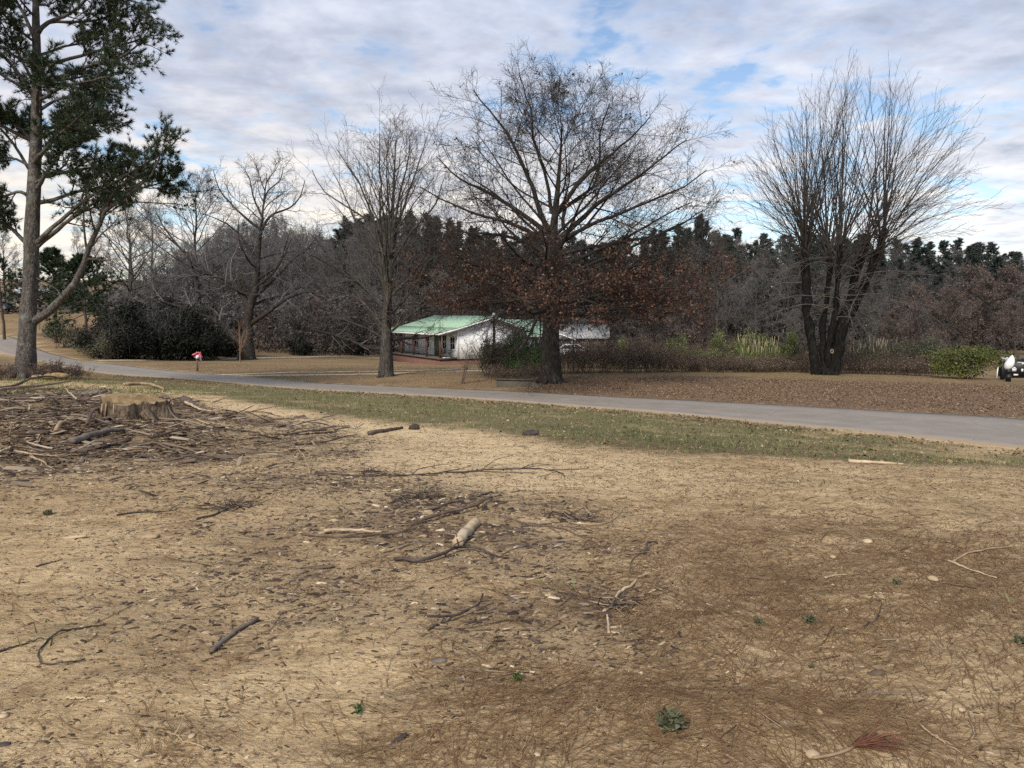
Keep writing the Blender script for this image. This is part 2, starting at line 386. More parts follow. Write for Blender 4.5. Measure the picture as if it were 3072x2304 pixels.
def mat_noise(name, pts, scale=3.0, stretch=(1, 1, 1), rough=.85, bmp=0.4, bd=0.01, spec=.2, detail=6, bscale=None):
    """colour from a ramp over stretched noise, plus relief"""
    m, t, b = newmat(name, rough, spec); v = objvec(t, stretch); f = noise(t, scale, detail, .6, v)
    r = ramp(t, pts); lk(t, f, r.inputs[0]); lk(t, r.outputs[0], b.inputs['Base Color'])
    if bmp: bump(t, b, noise(t, bscale or scale * 2.2, 5, .6, v), bmp, bd)
    M[name] = m; return m
def mat_island(name, pts, rough=.8, spec=.2, trans=0.0, var=0.0):
    """every piece its own colour from the ramp"""
    m, t, b = newmat(name, rough, spec); r = ramp(t, pts); lk(t, island(t), r.inputs[0]); c = r.outputs[0]
    if var:
        v = objvec(t); c = mixc(t, mth(t, 'MULTIPLY', noise(t, var, 3, .5, v), .5), c, (0.02, 0.015, 0.01))
    lk(t, c, b.inputs['Base Color'])
    if trans:
        tr = N(t, 'ShaderNodeBsdfTranslucent'); lk(t, c, tr.inputs[0]); mx = N(t, 'ShaderNodeMixShader'); mx.inputs[0].default_value = trans
        out = t.nodes['Material Output']; lk(t, b.outputs[0], mx.inputs[1]); lk(t, tr.outputs[0], mx.inputs[2]); lk(t, mx.outputs[0], out.inputs[0])
    M[name] = m; return m
def plain(name, c, rough=.6, spec=.3, metal=0.0, vary=0.12, scale=4.0):
    m, t, b = newmat(name, rough, spec); b.inputs['Metallic'].default_value = metal
    v = objvec(t); f = noise(t, scale, 5, .6, v)
    lk(t, mixc(t, mth(t, 'MULTIPLY', f, vary * 2), tuple(c), tuple(x * .45 for x in c)), b.inputs['Base Color'])
    M[name] = m; return m

def mat_ground():
    m, t, b = newmat('ground', .95, .12)
    P = objvec(t)
    A = lambda n: N(t, 'ShaderNodeAttribute', attribute_name=n).outputs['Fac']
    big = noise(t, .55, 5, .55, P, .4); mid = noise(t, 2.6, 7, .62, P, .5); fine = noise(t, 1.0, 6, .72, objvec(t, (11, 19, 15))); grit = noise(t, 1.0, 4, .7, objvec(t, (50, 80, 60)))
    streak = noise(t, 3.0, 6, .62, objvec(t, (.45, 2.2, 1)), .6)
    # bare sandy clay
    r1 = ramp(t, [(.26, (.160, .102, .054)), (.38, (.310, .208, .108)), (.48, (.470, .328, .174)), (.58, (.620, .448, .246)), (.76, (.80, .62, .37))])
    lk(t, mth(t, 'ADD', mth(t, 'ADD', mth(t, 'MULTIPLY', mid, .42), mth(t, 'MULTIPLY', fine, .40)), mth(t, 'MULTIPLY', big, .22)), r1.inputs[0])
    c = r1.outputs[0]
    c = mixc(t, mth(t, 'MULTIPLY', A('sand'), mth(t, 'ADD', .35, mth(t, 'MULTIPLY', mid, .9)), clamp=True), c, mixc(t, fine, (.62, .45, .25), (.98, .76, .46)))
    pt = ramp(t, [(.47, 0.0), (.58, .85)]); lk(t, mth(t, 'ADD', mth(t, 'MULTIPLY', noise(t, 1.0, 7, .62, objvec(t, (.8, 1.25, 1)), .8), .8), mth(t, 'MULTIPLY', fine, .2)), pt.inputs[0])
    c = mixc(t, mth(t, 'MULTIPLY', pt.outputs[0], .75), c, mixc(t, fine, (.48, .335, .175), (.98, .74, .44)))
    # dirty streaks of trodden bark and rotted litter
    sp = ramp(t, [(.50, 0.0), (.62, .8), (.75, 1.0)]); lk(t, mth(t, 'ADD', mth(t, 'MULTIPLY', streak, .6), mth(t, 'MULTIPLY', fine, .4)), sp.inputs[0])
    c = mixc(t, mth(t, 'MULTIPLY', sp.outputs[0], .50), c, (.13, .085, .054))
    dk = ramp(t, [(.30, (.055, .038, .028)), (.5, (.135, .092, .062)), (.7, (.29, .205, .13))]); lk(t, fine, dk.inputs[0])
    df = mth(t, 'MULTIPLY', A('debris'), mth(t, 'ADD', .15, mth(t, 'MULTIPLY', mid, 1.35)), clamp=True)
    c = mixc(t, df, c, dk.outputs[0])
    nk = ramp(t, [(.3, (.10, .060, .030)), (.5, (.23, .146, .075)), (.72, (.42, .29, .16))]); lk(t, fine, nk.inputs[0])
    c = mixc(t, mth(t, 'MULTIPLY', A('needle'), mth(t, 'MULTIPLY', mth(t, 'SUBTRACT', mid, .30), 2.1), clamp=True), c, nk.outputs[0])
    # verge soil, dormant lawn, leaf litter
    gk = ramp(t, [(.3, (.085, .075, .038)), (.5, (.165, .138, .070)), (.7, (.30, .235, .13))]); lk(t, fine, gk.inputs[0])
    c = mixc(t, A('grass'), c, gk.outputs[0])
    lw = ramp(t, [(.28, (.135, .086, .048)), (.48, (.220, .148, .082)), (.72, (.30, .215, .122))])
    lk(t, mth(t, 'ADD', mth(t, 'MULTIPLY', big, .6), mth(t, 'MULTIPLY', noise(t, 5, 6, .7, P), .4)), lw.inputs[0])
    green = ramp(t, [(.52, 0.0), (.68, .7)]); lk(t, noise(t, .25, 4, .55, P), green.inputs[0])
    lawn = mixc(t, green.outputs[0], lw.outputs[0], (.118, .118, .048))
    c = mixc(t, A('lawn'), c, lawn)
    lt = ramp(t, [(.3, (.10, .062, .040)), (.5, (.185, .122, .078)), (.68, (.26, .178, .115)), (.85, (.34, .25, .165))]); lk(t, mth(t, 'ADD', mth(t, 'MULTIPLY', fine, .7), mth(t, 'MULTIPLY', mid, .3)), lt.inputs[0])
    c = mixc(t, A('litter'), c, lt.outputs[0])
    c = mixc(t, mth(t, 'MULTIPLY', mth(t, 'SUBTRACT', grit, .47), 2.2, clamp=True), c, (.13, .085, .05))
    lk(t, c, b.inputs['Base Color'])
    h = mth(t, 'ADD', mth(t, 'ADD', mth(t, 'MULTIPLY', mid, .9), mth(t, 'MULTIPLY', fine, .5)), mth(t, 'MULTIPLY', grit, .18))
    bump(t, b, h, 1.0, .085); M['ground'] = m
mat_ground()
def mat_road():
    m, t, b = newmat('asphalt', .9, .2); P = objvec(t)
    s = objvec(t)                                              # worn wheel paths run along the strip: attribute 'across'
    ac = N(t, 'ShaderNodeAttribute', attribute_name='across').outputs['Fac']
    f = noise(t, 1.2, 6, .6, P, .3); g = noise(t, 60, 4, .7, P)
    r = ramp(t, [(.25, (.165, .142, .118)), (.5, (.22, .192, .162)), (.75, (.285, .25, .212))]); lk(t, mth(t, 'ADD', mth(t, 'MULTIPLY', f, .6), mth(t, 'MULTIPLY', g, .4)), r.inputs[0])
    wp = mth(t, 'ABSOLUTE', mth(t, 'SUBTRACT', mth(t, 'ABSOLUTE', ac), .5))
    wr = ramp(t, [(0.0, .32), (.25, 0.0)]); lk(t, wp, wr.inputs[0])
    c = mixc(t, wr.outputs[0], r.outputs[0], (.29, .255, .215))
    ed = ramp(t, [(.80, 0.0), (1.0, .75)]); lk(t, mth(t, 'ADD', mth(t, 'ABSOLUTE', ac), mth(t, 'MULTIPLY', mth(t, 'SUBTRACT', noise(t, 2.2, 5, .6, P), .5), .35)), ed.inputs[0])
    c = mixc(t, ed.outputs[0], c, (.27, .205, .145))
    cr = N(t, 'ShaderNodeTexVoronoi'); cr.feature = 'DISTANCE_TO_EDGE'; cr.inputs['Scale'].default_value = .55; lk(t, objvec(t), cr.inputs['Vector'])
    ck = ramp(t, [(0.0, .55), (.012, 0.0)]); lk(t, cr.outputs['Distance'], ck.inputs[0])
    c = mixc(t, mth(t, 'MULTIPLY', ck.outputs[0], mth(t, 'GREATER_THAN', f, .52)), c, (.09, .085, .08))
    lk(t, c, b.inputs['Base Color']); bump(t, b, g, .35, .008); M['asphalt'] = m
mat_road()
mat_noise('track', [(.3, (.36, .27, .17)), (.6, (.52, .42, .29)), (.8, (.6, .5, .36))], 3, bmp=.5, bd=.02)
# bark
def mat_bark(name, dark, mid_, light, sc=9, squash=.28, lichen=None, bmp=.9, bd=.03):
    m, t, b = newmat(name, .95, .1); v = objvec(t, (1, 1, squash))
    f = noise(t, sc, 7, .66, v, .6); vo = N(t, 'ShaderNodeTexVoronoi'); vo.feature = 'DISTANCE_TO_EDGE'; vo.inputs['Scale'].default_value = sc * .8; lk(t, v, vo.inputs['Vector'])
    r = ramp(t, [(.28, dark), (.5, mid_), (.75, light)]); lk(t, f, r.inputs[0]); c = r.outputs[0]
    cr = ramp(t, [(0, .5), (.13, 0.0)]); lk(t, vo.outputs['Distance'], cr.inputs[0]); c = mixc(t, cr.outputs[0], c, tuple(x * .35 for x in dark))
    if lichen:
        lm = ramp(t, [(.54, 0.0), (.64, .7)]); lk(t, noise(t, 2.2, 6, .7, objvec(t)), lm.inputs[0]); c = mixc(t, lm.outputs[0], c, lichen)
    lk(t, c, b.inputs['Base Color'])
    bump(t, b, mth(t, 'ADD', f, mth(t, 'MULTIPLY', vo.outputs['Distance'], 1.3)), bmp, bd); M[name] = m
mat_bark('bark_pine', (.032, .028, .025), (.095, .085, .076), (.21, .195, .175), 15, .45, (.18, .185, .168))
mat_bark('bark_pine_high', (.04, .031, .026), (.10, .078, .064), (.18, .145, .12), 12, .4)
mat_bark('bark_oak', (.015, .012, .011), (.042, .034, .030), (.088, .075, .066), 13, .25, (.085, .088, .074))
mat_bark('bark_grey', (.026, .023, .020), (.066, .058, .051), (.13, .118, .103), 13, .25, (.13, .13, .115))
mat_bark('bark_black', (.005, .005, .005), (.013, .012, .011), (.036, .032, .029), 12, .25, (.030, .032, .024))
mat_noise('twig_oak', [(.3, (.022, .018, .016)), (.7, (.055, .045, .039))], 4, bmp=0)
mat_noise('twig_grey', [(.3, (.060, .052, .046)), (.7, (.135, .117, .102))], 4, bmp=0)
mat_noise('twig_maple', [(.3, (.034, .029, .026)), (.7, (.085, .072, .063))], 4, bmp=0)
mat_noise('twig_wood', [(.3, (.085, .079, .078)), (.7, (.185, .172, .166))], .5, bmp=0)  # lightened: distance haze is painted into the twig colour
mat_noise('twig_brush', [(.3, (.060, .044, .036)), (.7, (.150, .112, .090))], 6, bmp=0)
mat_noise('twig_tan', [(.3, (.16, .095, .060)), (.7, (.30, .20, .14))], 6, bmp=0)
# leaves and needles
mat_island('needles', [(0, (.012, .024, .014)), (.5, (.026, .046, .023)), (.85, (.050, .074, .032)), (1, (.085, .085, .035))], .6, .3)
mat_island('needles_far', [(0, (.034, .046, .042)), (.5, (.058, .074, .066)), (1, (.090, .105, .090))], .7, .2)  # green lifted towards grey, with the haze over the wood mixed into it
mat_island('wood_grey', [(0, (.055, .050, .049)), (.5, (.095, .086, .082)), (1, (.14, .125, .115))], .9, .05)  # brightened so that this colour carries the haze; there is no volume
mat_island('needles_young', [(0, (.075, .135, .055)), (.6, (.14, .23, .085)), (1, (.22, .29, .11))], .6, .3)
mat_island('leaf_oak', [(0, (.034, .019, .016)), (.4, (.066, .036, .028)), (.75, (.105, .056, .036)), (.95, (.17, .090, .050)), (1, (.24, .15, .09))], .75, .2, .12)
mat_island('leaf_rust', [(0, (.060, .042, .036)), (.5, (.105, .070, .058)), (1, (.16, .105, .082))], .8, .15)
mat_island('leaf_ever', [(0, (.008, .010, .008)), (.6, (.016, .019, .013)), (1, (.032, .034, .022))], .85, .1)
mat_island('leaf_privet', [(0, (.055, .078, .026)), (.5, (.120, .155, .046)), (.85, (.20, .225, .062)), (1, (.29, .26, .09))], .5, .4)
mat_island('leaf_bush', [(0, (.032, .046, .011)), (.5, (.080, .100, .020)), (.85, (.14, .150, .030)), (1, (.20, .18, .04))], .5, .4, .1)
mat_island('leaf_olive', [(0, (.040, .045, .028)), (.5, (.070, .078, .046)), (1, (.115, .115, .070))], .6, .3)
mat_island('leaf_dry', [(0, (.09, .060, .040)), (.5, (.20, .145, .10)), (1, (.36, .29, .22))], .85, .1)
mat_island('leaf_litter', [(0, (.075, .044, .028)), (.35, (.14, .088, .054)), (.7, (.205, .135, .084)), (.95, (.28, .195, .125)), (1, (.36, .28, .19))], .8, .15)
mat_island('leaf_verge', [(0, (.070, .042, .024)), (.45, (.15, .098, .056)), (.85, (.26, .19, .115)), (1, (.42, .34, .23))], .8, .15)
mat_island('grass', [(0, (.060, .085, .026)), (.4, (.105, .145, .040)), (.7, (.17, .19, .065)), (.9, (.28, .25, .12)), (1, (.40, .33, .19))], .7, .2, .1)
mat_island('grass_green', [(0, (.035, .060, .018)), (.6, (.065, .105, .030)), (1, (.12, .15, .05))], .65, .25, .1)
mat_island('stalk', [(0, (.20, .17, .09)), (.6, (.34, .29, .18)), (1, (.50, .44, .31))], .8, .1)
mat_island('chips', [(0, (.040, .030, .025)), (.3, (.095, .068, .050)), (.55, (.19, .135, .085)), (.8, (.30, .22, .135)), (.95, (.43, .335, .22)), (1, (.58, .48, .34))], .9, .1)
mat_island('bark_bits', [(0, (.028, .021, .018)), (.45, (.072, .052, .042)), (.8, (.135, .100, .076)), (.95, (.24, .19, .14)), (1, (.42, .34, .25))], .95, .08)
mat_island('litter_twigs', [(0, (.035, .026, .022)), (.5, (.085, .060, .046)), (.8, (.16, .12, .085)), (1, (.36, .29, .21))], .9, .1)
mat_island('dead_needles', [(0, (.075, .040, .018)), (.5, (.155, .086, .040)), (1, (.26, .165, .085))], .8, .1)
mat_island('clods', [(0, (.10, .068, .040)), (.5, (.22, .152, .086)), (.88, (.36, .26, .15)), (1, (.50, .41, .28))], .95, .1)
# wood
mat_noise('wood_pale', [(.3, (.24, .175, .105)), (.5, (.42, .325, .21)), (.75, (.58, .48, .34))], 6, (1, 1, 1), bmp=.6, bd=.006)
mat_noise('wood_tan', [(.3, (.17, .115, .070)), (.5, (.30, .215, .135)), (.75, (.44, .34, .22))], 7, bmp=.6, bd=.006)
mat_noise('wood_brown', [(.3, (.050, .036, .028)), (.5, (.105, .074, .054)), (.75, (.20, .15, .11))], 9, bmp=.8, bd=.006)
mat_noise('wood_dark', [(.3, (.026, .021, .019)), (.5, (.060, .047, .041)), (.75, (.12, .095, .082))], 9, bmp=.8, bd=.006)
mat_noise('wood_mauve', [(.3, (.075, .060, .050)), (.5, (.14, .114, .095)), (.75, (.24, .20, .165))], 8, bmp=.7, bd=.006)
mat_noise('stump_cut', [(.3, (.12, .078, .038)), (.5, (.23, .160, .080)), (.75, (.36, .27, .15))], 7, bmp=.8, bd=.012)
mat_bark('stump_bark', (.045, .032, .023), (.12, .088, .062), (.25, .19, .135), 14, .35, (.20, .155, .11), 1.0, .04)
# house
def mat_siding():
    m, t, b = newmat('siding', .55, .3); v = objvec(t)
    w = N(t, 'ShaderNodeTexWave'); w.wave_type = 'BANDS'; w.bands_direction = 'Z'; w.wave_profile = 'SAW'; w.inputs['Scale'].default_value = 1.75
    w.inputs['Distortion'].default_value = 0; lk(t, v, w.inputs['Vector'])
    lk(t, mixc(t, mth(t, 'MULTIPLY', noise(t, 1.5, 5, .6, v), .28), (.86, .87, .88), (.66, .66, .65)), b.inputs['Base Color'])
    bump(t, b, w.outputs['Fac'], .6, .03); M['siding'] = m
mat_siding()
def mat_brick():
    m, t, b = newmat('brickwork', .85, .2); tc = N(t, 'ShaderNodeTexCoord'); sp = N(t, 'ShaderNodeSeparateXYZ'); lk(t, tc.outputs['Object'], sp.inputs[0])
    cb = N(t, 'ShaderNodeCombineXYZ'); lk(t, mth(t, 'ADD', sp.outputs[0], sp.outputs[1]), cb.inputs[0]); lk(t, sp.outputs[2], cb.inputs[1])
    br = N(t, 'ShaderNodeTexBrick'); br.inputs['Scale'].default_value = 1.0; br.inputs['Brick Width'].default_value = .215; br.inputs['Row Height'].default_value = .072; br.inputs['Mortar Size'].default_value = .008
    br.inputs['Color1'].default_value = (.11, .038, .027, 1); br.inputs['Color2'].default_value = (.17, .062, .044, 1); br.inputs['Mortar'].default_value = (.18, .15, .13, 1)
    lk(t, cb.outputs[0], br.inputs['Vector']); lk(t, br.outputs['Color'], b.inputs['Base Color']); bump(t, b, br.outputs['Fac'], -.5, .008); M['brickwork'] = m
mat_brick()
def mat_metal_roof(name, c, c2):
    m, t, b = newmat(name, .5, .35); v = objvec(t)
    f = noise(t, .9, 6, .65, v, .3); lk(t, mixc(t, f, c, c2), b.inputs['Base Color']); M[name] = m
mat_metal_roof('roof_green', (.22, .36, .235), (.40, .52, .40))
mat_metal_roof('roof_white', (.36, .37, .38), (.25, .25, .25))
plain('white_paint', (.76, .76, .75)); plain('trim_white', (.80, .80, .79)); plain('door_green', (.13, .16, .10)); plain('post_red', (.13, .06, .045))
plain('glass_dark', (.02, .024, .028), .08, .6); plain('black_metal', (.016, .016, .018), .45, .4); plain('black_plastic', (.013, .014, .016), .5, .35)
plain('grey_metal', (.36, .37, .37), .45, .5); plain('creosote', (.030, .024, .021), .9, .1); plain('concrete', (.125, .11, .09), .95, .1, vary=.5, scale=3)
plain('car_dark', (.018, .020, .026), .25, .6); plain('car_white', (.72, .73, .74), .3, .5); plain('tyre', (.012, .012, .012), .9, .1); plain('lamp_glass', (.62, .64, .64), .3, .5)
plain('bow_pink', (.62, .15, .19), .6, .3); plain('bow_white', (.78, .74, .74), .6, .3); plain('bag_white', (.80, .80, .80), .35, .4, vary=.2); plain('sticker', (.74, .75, .76), .5, .3)
plain('rust', (.12, .055, .036), .8, .2); plain('tin_grey', (.48, .50, .51), .5, .4); plain('tan_wall', (.42, .36, .28)); plain('brick_steps', (.24, .09, .065))
plain('tail_red', (.30, .02, .02), .3, .5); plain('bird_black', (.01, .01, .01)); plain('wicker', (.035, .03, .028))
# ------------------------------------------------------------------ branches
GOLD = 2.399963
def pl_eval(P, R, idx, t):
    K = P.shape[1]; s = t * (K - 1); i = np.clip(np.floor(s).astype(int), 0, K - 2); f = (s - i)[:, None]
    a, b = P[idx, i], P[idx, i + 1]
    return a * (1 - f) + b * f, nrm(b - a), R[idx, i] * (1 - f[:, 0]) + R[idx, i + 1] * f[:, 0]
def plen(P): return np.linalg.norm(np.diff(P, axis=1), axis=2).sum(1)
def sweep(pos, d, L, K, up=0.0, wig=0.1, out=None):
    """polylines that start at pos along d and bend by wig and towards up"""
    M_ = len(pos); P = np.empty((M_, K, 3)); P[:, 0] = pos; d = d.copy(); up = np.broadcast_to(np.asarray(up, float), (M_,))
    for k in range(1, K):
        d = d + wig * rng.normal(size=(M_, 3)); d[:, 2] += up; d = nrm(d)
        P[:, k] = P[:, k - 1] + d * (L / (K - 1))[:, None]
    return P
def around(tan_, ang, phi):
    ref = np.where(np.abs(tan_[:, 2:3]) > .9, np.array([[1., 0, 0]]), np.array([[0., 0, 1]]))
    u = nrm(np.cross(tan_, ref)); v = np.cross(u, tan_)
    return np.cos(ang)[:, None] * tan_ + np.sin(ang)[:, None] * (np.cos(phi)[:, None] * u + np.sin(phi)[:, None] * v)
def grow(P, R, n, t0, t1, ang, lf, K, up=0.0, wig=.12, rf=.6, rtip=.003, rmin=.004, taper=.5, lmin=.1, absL=None):
    M_ = len(P); n = np.broadcast_to(np.asarray(n, int), (M_,)); idx = np.repeat(np.arange(M_), n)
    j = np.concatenate([np.arange(k) for k in n]) if len(idx) else np.zeros(0)
    t = t0 + (t1 - t0) * (j + rng.random(len(idx))) / np.maximum(n[idx], 1)
    pos, tn, rad = pl_eval(P, R, idx, t)
    a = np.radians(rng.uniform(ang[0], ang[1], len(idx))); phi = j * GOLD + rng.uniform(0, 6.28, M_)[idx] + rng.normal(0, .5, len(idx))
    d = around(tn, a, phi)
    pL = absL if absL is not None else plen(P)[idx]
    L = np.maximum(pL * lf * (1 - taper * t) * rng.uniform(.65, 1.25, len(idx)), lmin)
    Q = sweep(pos, d, L, K, up if np.ndim(up) == 0 else up[idx], wig)
    r0 = np.maximum(rad * rf, rmin); s = np.linspace(0, 1, K)[None]
    RR = r0[:, None] * (1 - s) + rtip * s
    return Q, np.maximum(RR, rtip), idx
def traced(paths, Y, K=14, base=None):
    """limbs followed from the photograph: [(pixel points, start radius, end radius, depth drift)]"""
    Ps, Rs = [], []
    for pts, r0, r1, dy in paths:
        n = len(pts); q = [at(x, y, Y + dy * (i / (n - 1)) ** 1.2) for i, (x, y) in enumerate(pts)]
        P = resample(q, K); P[1:-1] += rng.normal(0, .012 * np.linalg.norm(P[-1] - P[0]) / 4, (K - 2, 3))
        Ps.append(P); Rs.append(r0 + (r1 - r0) * np.linspace(0, 1, K) ** .8)
    return np.array(Ps), np.array(Rs)
def needles_at(pos, d, n, L, w, spread=1.0, droop=0.0):
    """tufts of n needles, each a slim triangle"""
    T = len(pos); p = np.repeat(pos, n, 0); dd = np.repeat(d, n, 0) + rng.normal(0, .55 * spread, (T * n, 3)); dd[:, 2] -= droop; dd = nrm(dd)
    l = L * rng.uniform(.7, 1.15, T * n)[:, None]; s = nrm(np.cross(dd, rng.normal(size=(T * n, 3)))) * w
    V = np.stack([p - s, p + s, p + dd * l], 1).reshape(-1, 3); return V, np.arange(T * n * 3).reshape(-1, 3)
def leaves_at(pos, size, flat=0.0, aspect=.6, drop=0.0):
    n = len(pos); a = rng.normal(size=(n, 3)); a[:, 2] = a[:, 2] * (1 - flat) - drop; a = nrm(a); b = rng.normal(size=(n, 3)); b = nrm(np.cross(a, b))
    s = size * rng.uniform(.6, 1.3, n)[:, None]; c = nrm(np.cross(a, b)) * s * .14
    V = np.stack([pos, pos + a * s * .5 + b * s * aspect * .5 + c, pos + a * s, pos + a * s * .5 - b * s * aspect * .5 + c], 1).reshape(-1, 3)
    return V, np.arange(n * 4).reshape(-1, 4)
def tree_part(name, geo, m, root, B, smooth=False):
    V, Fc = geo; return add(name, mk(name, V - np.asarray(B)[None], Fc, smooth), m, root)
def each_part(name, P, R, sides, m, root, B):
    for k in range(len(P)): tree_part(name, join([tubes(P[k:k + 1], R[k:k + 1], sides)]), m, root, B, True)
def flare(B, R0, n=7, r=1.7, h=.7, seed=0):
    """root buttresses"""
    P, Q = [], []
    for k in range(n):
        a = k * 2 * pi / n + rng.uniform(-.3, .3); q = np.array([(cos(a) * R0 * s, sin(a) * R0 * s, z) for s, z in ((.55, h), (.85, h * .4), (1.25, .08), (r, -.12))])
        P.append(resample(q + B, 7)); Q.append(np.linspace(.42, .12, 7) * R0)
    return tubes(np.array(P), np.array(Q), 7)
def trunk_tube(P, R, sides, rough=.06, lobes=0.0):
    """a single trunk with uneven girth"""
    V, Q = tubes(P[None], R[None], sides); K = len(P); c = np.repeat(P, sides, 0); off = V - c
    ph = np.tile(np.arange(sides), K) * 2 * pi / sides; zz = np.repeat(P[:, 2], sides)
    g = 1 + rough * (np.sin(ph * 3 + zz * 1.3) + np.sin(ph * 5 - zz * 2.1 + 1) + .8 * np.sin(ph * 2 + zz * .7)) * .5 + rng.normal(0, rough * .35, len(V))
    return c + off * g[:, None], Q
# ------------------------------------------------------------------ the big trees of the photograph
def px_radius(lst, Y): return np.array(lst) * Y / F
def ground_base(P):
    b = P.copy(); b[2] = float(hg(b[0], b[1])); return b

def left_pine():
    Y = 33.0
    tp = [(70, 1142), (78, 1060), (86, 930), (92, 800), (100, 600), (108, 400), (111, 250), (108, 80), (106, -90), (108, -260)]
    P = resample([at(x, y, Y) for x, y in tp], 40); B = ground_base(P[0]); P[0, 2] = B[2] - .1
    R = np.interp(np.linspace(0, 1, 40), np.linspace(0, 1, 10), px_radius([31, 24, 20.5, 19, 17.5, 15, 12.5, 9.5, 6, 2.5], Y))
    root = thing('pine_tree', 'tall pine with a forked low limb standing beside the road at far left', 'tree', B)
    geo = join([trunk_tube(P, R, 20, .09), flare(B, .5, 6, 1.4, .5)])
    limb_px = [
        ([(100, 965), (160, 922), (215, 860), (258, 780), (285, 700), (302, 645), (345, 612), (400, 575), (450, 530), (480, 470)], .19, .035, -1.2),
        ([(302, 648), (325, 600), (365, 560), (425, 500), (500, 450), (520, 430)], .10, .03, -1.0),
        ([(395, 575), (440, 560), (490, 548), (525, 540)], .05, .02, -.4),
        ([(104, 745), (170, 690), (230, 645), (300, 600), (370, 580)], .12, .03, .8), ([(104, 735), (150, 690), (210, 640), (270, 590), (330, 555), (420, 500)], .11, .03, -1.5),
        ([(92, 750), (60, 710), (20, 675), (-40, 650)], .11, .04, .5), ([(100, 600), (60, 575), (10, 590), (-50, 600)], .09, .03, -.8),
        ([(106, 500), (150, 420), (190, 385), (240, 360), (330, 345)], .10, .03, .6), ([(104, 610), (160, 600), (230, 575), (310, 560), (400, 520)], .10, .03, 1.2),
        ([(112, 250), (180, 232), (260, 200), (360, 175), (430, 120)], .11, .03, -.6), ([(110, 100), (140, 70), (210, 40), (270, -10), (330, -60)], .10, .03, -.8),
        ([(110, 110), (145, 68), (220, 66), (300, 58), (390, 20)], .08, .03, .8), ([(112, 195), (200, 180), (300, 150), (400, 125), (460, 105)], .09, .03, 1.3),
        ([(108, 300), (60, 225), (0, 160), (-70, 130)], .10, .03, .3), ([(106, 120), (75, 50), (30, -30), (0, -90)], .09, .03, .5), ([(106, 260), (50, 150), (0, 60)], .07, .02, -1.4),
        ([(104, 430), (40, 365), (-20, 330)], .09, .03, -.9), ([(102, 530), (50, 445), (0, 385), (-50, 350)], .08, .03, 1.2), ([(100, 505), (40, 475), (-50, 470)], .07, .02, -.7),
        ([(110, 420), (145, 400), (205, 385), (290, 350)], .08, .02, -1.2), ([(112, 335), (170, 300), (240, 285), (320, 265)], .08, .02, .9), ([(112, 300), (190, 262), (280, 240), (380, 215)], .08, .02, -1.6),
        ([(100, 555), (150, 520), (190, 500), (225, 440)], .07, .02, -1.8), ([(108, 20), (160, -60), (260, -120)], .07, .02, .5), ([(106, -20), (60, -90), (10, -140)], .07, .02, .5), ([(106, 0), (200, -20), (330, -20), (420, 10)], .07, .02, -.5)]
    LP, LR = traced(limb_px, Y, 12)
    # limbs that run towards and away from the camera
    hs = np.linspace(.42, .97, 22); pos, tn, rad = pl_eval(P[None], R[None], np.zeros(22, int), hs)
    az = np.array([(pi / 2 if k % 2 else -pi / 2) + rng.normal(0, .55) for k in range(22)])
    d = np.stack([np.cos(az), np.sin(az), np.full(22, .35)], 1); L = np.interp(hs, [.4, .7, 1], [4.5, 3.6, 1.8]) * rng.uniform(.8, 1.15, 22)
    Q = sweep(pos, nrm(d), L, 12, .03, .08); QR = np.maximum(rad * .38, .04)[:, None] * np.linspace(1, .3, 12)[None]
    # a broken stub and dead sticks low on the trunk
    SP, SR = traced([([(104, 965), (90, 962), (86, 966)], .05, .03, -.6), ([(100, 830), (170, 868), (185, 895)], .03, .012, -.6), ([(100, 866), (135, 868), (170, 880)], .035, .012, .4), ([(88, 812), (60, 806), (30, 800)], .03, .01, 0)], Y, 12)
    P1 = np.vstack([LP, Q]); R1 = np.vstack([LR, QR])
    P2, R2, i2 = grow(P1, R1, 14, .34, 1.0, (25, 62), .34, 7, .02, .10, .5, .008, .010, .35, .5)
    P3, R3, i3 = grow(P2, R2, 7, .25, 1.0, (25, 60), .42, 4, .06, .12, .6, .005, .006, .3, .25)
    tree_part('trunk', geo, M['bark_pine'], root, B, True)
    each_part('limb', P1, R1, 9, M['bark_pine'], root, B); each_part('dead_limb', SP, SR, 6, M['bark_pine'], root, B)
    tree_part('twigs', join([tubes(P2, R2, 4), tubes(P3, R3, 3)]), M['bark_pine_high'], root, B)
    tp_, td = [], []
    for PP, n, a in ((P3, 4, .35), (P2, 5, .55)):
        idx = np.repeat(np.arange(len(PP)), n); t = rng.uniform(a, 1, len(idx)); t[::n] = 1.0
        p, tg, _ = pl_eval(PP, np.ones(PP.shape[:2]), idx, t); tp_.append(p); td.append(tg)
    tp_ = np.vstack(tp_); td = np.vstack(td)
    keep = (tp_[:, 2] > at(0, 690, Y)[2])
    V, Fc = needles_at(tp_[keep] , nrm(td[keep] + [0, 0, .25]), 12, .25, .0105, .95)
    tree_part('needles', (V, [Fc]), M['needles'], root, B)
    return root

def crown_tree(name, label, B, geoT, barkm, twigm, P1, R1, levels, leaves=None, leafm=None, limb_sides=7, group=None):
    """trunk, limbs and twigs; levels = list of grow() arguments"""
    root = thing(name, label, 'tree', B, group=group)
    tree_part('trunk', geoT, barkm, root, B, True)
    each_part('limb', P1, R1, limb_sides, barkm, root, B)
    Ps = [(P1, R1)]; tw = []
    for a in levels:
        Q, RR, _ = grow(*Ps[-1], **a); Ps.append((Q, RR)); tw.append(tubes(Q, RR, 3))
    tree_part('twigs', join(tw), twigm, root, B)
    return root, Ps

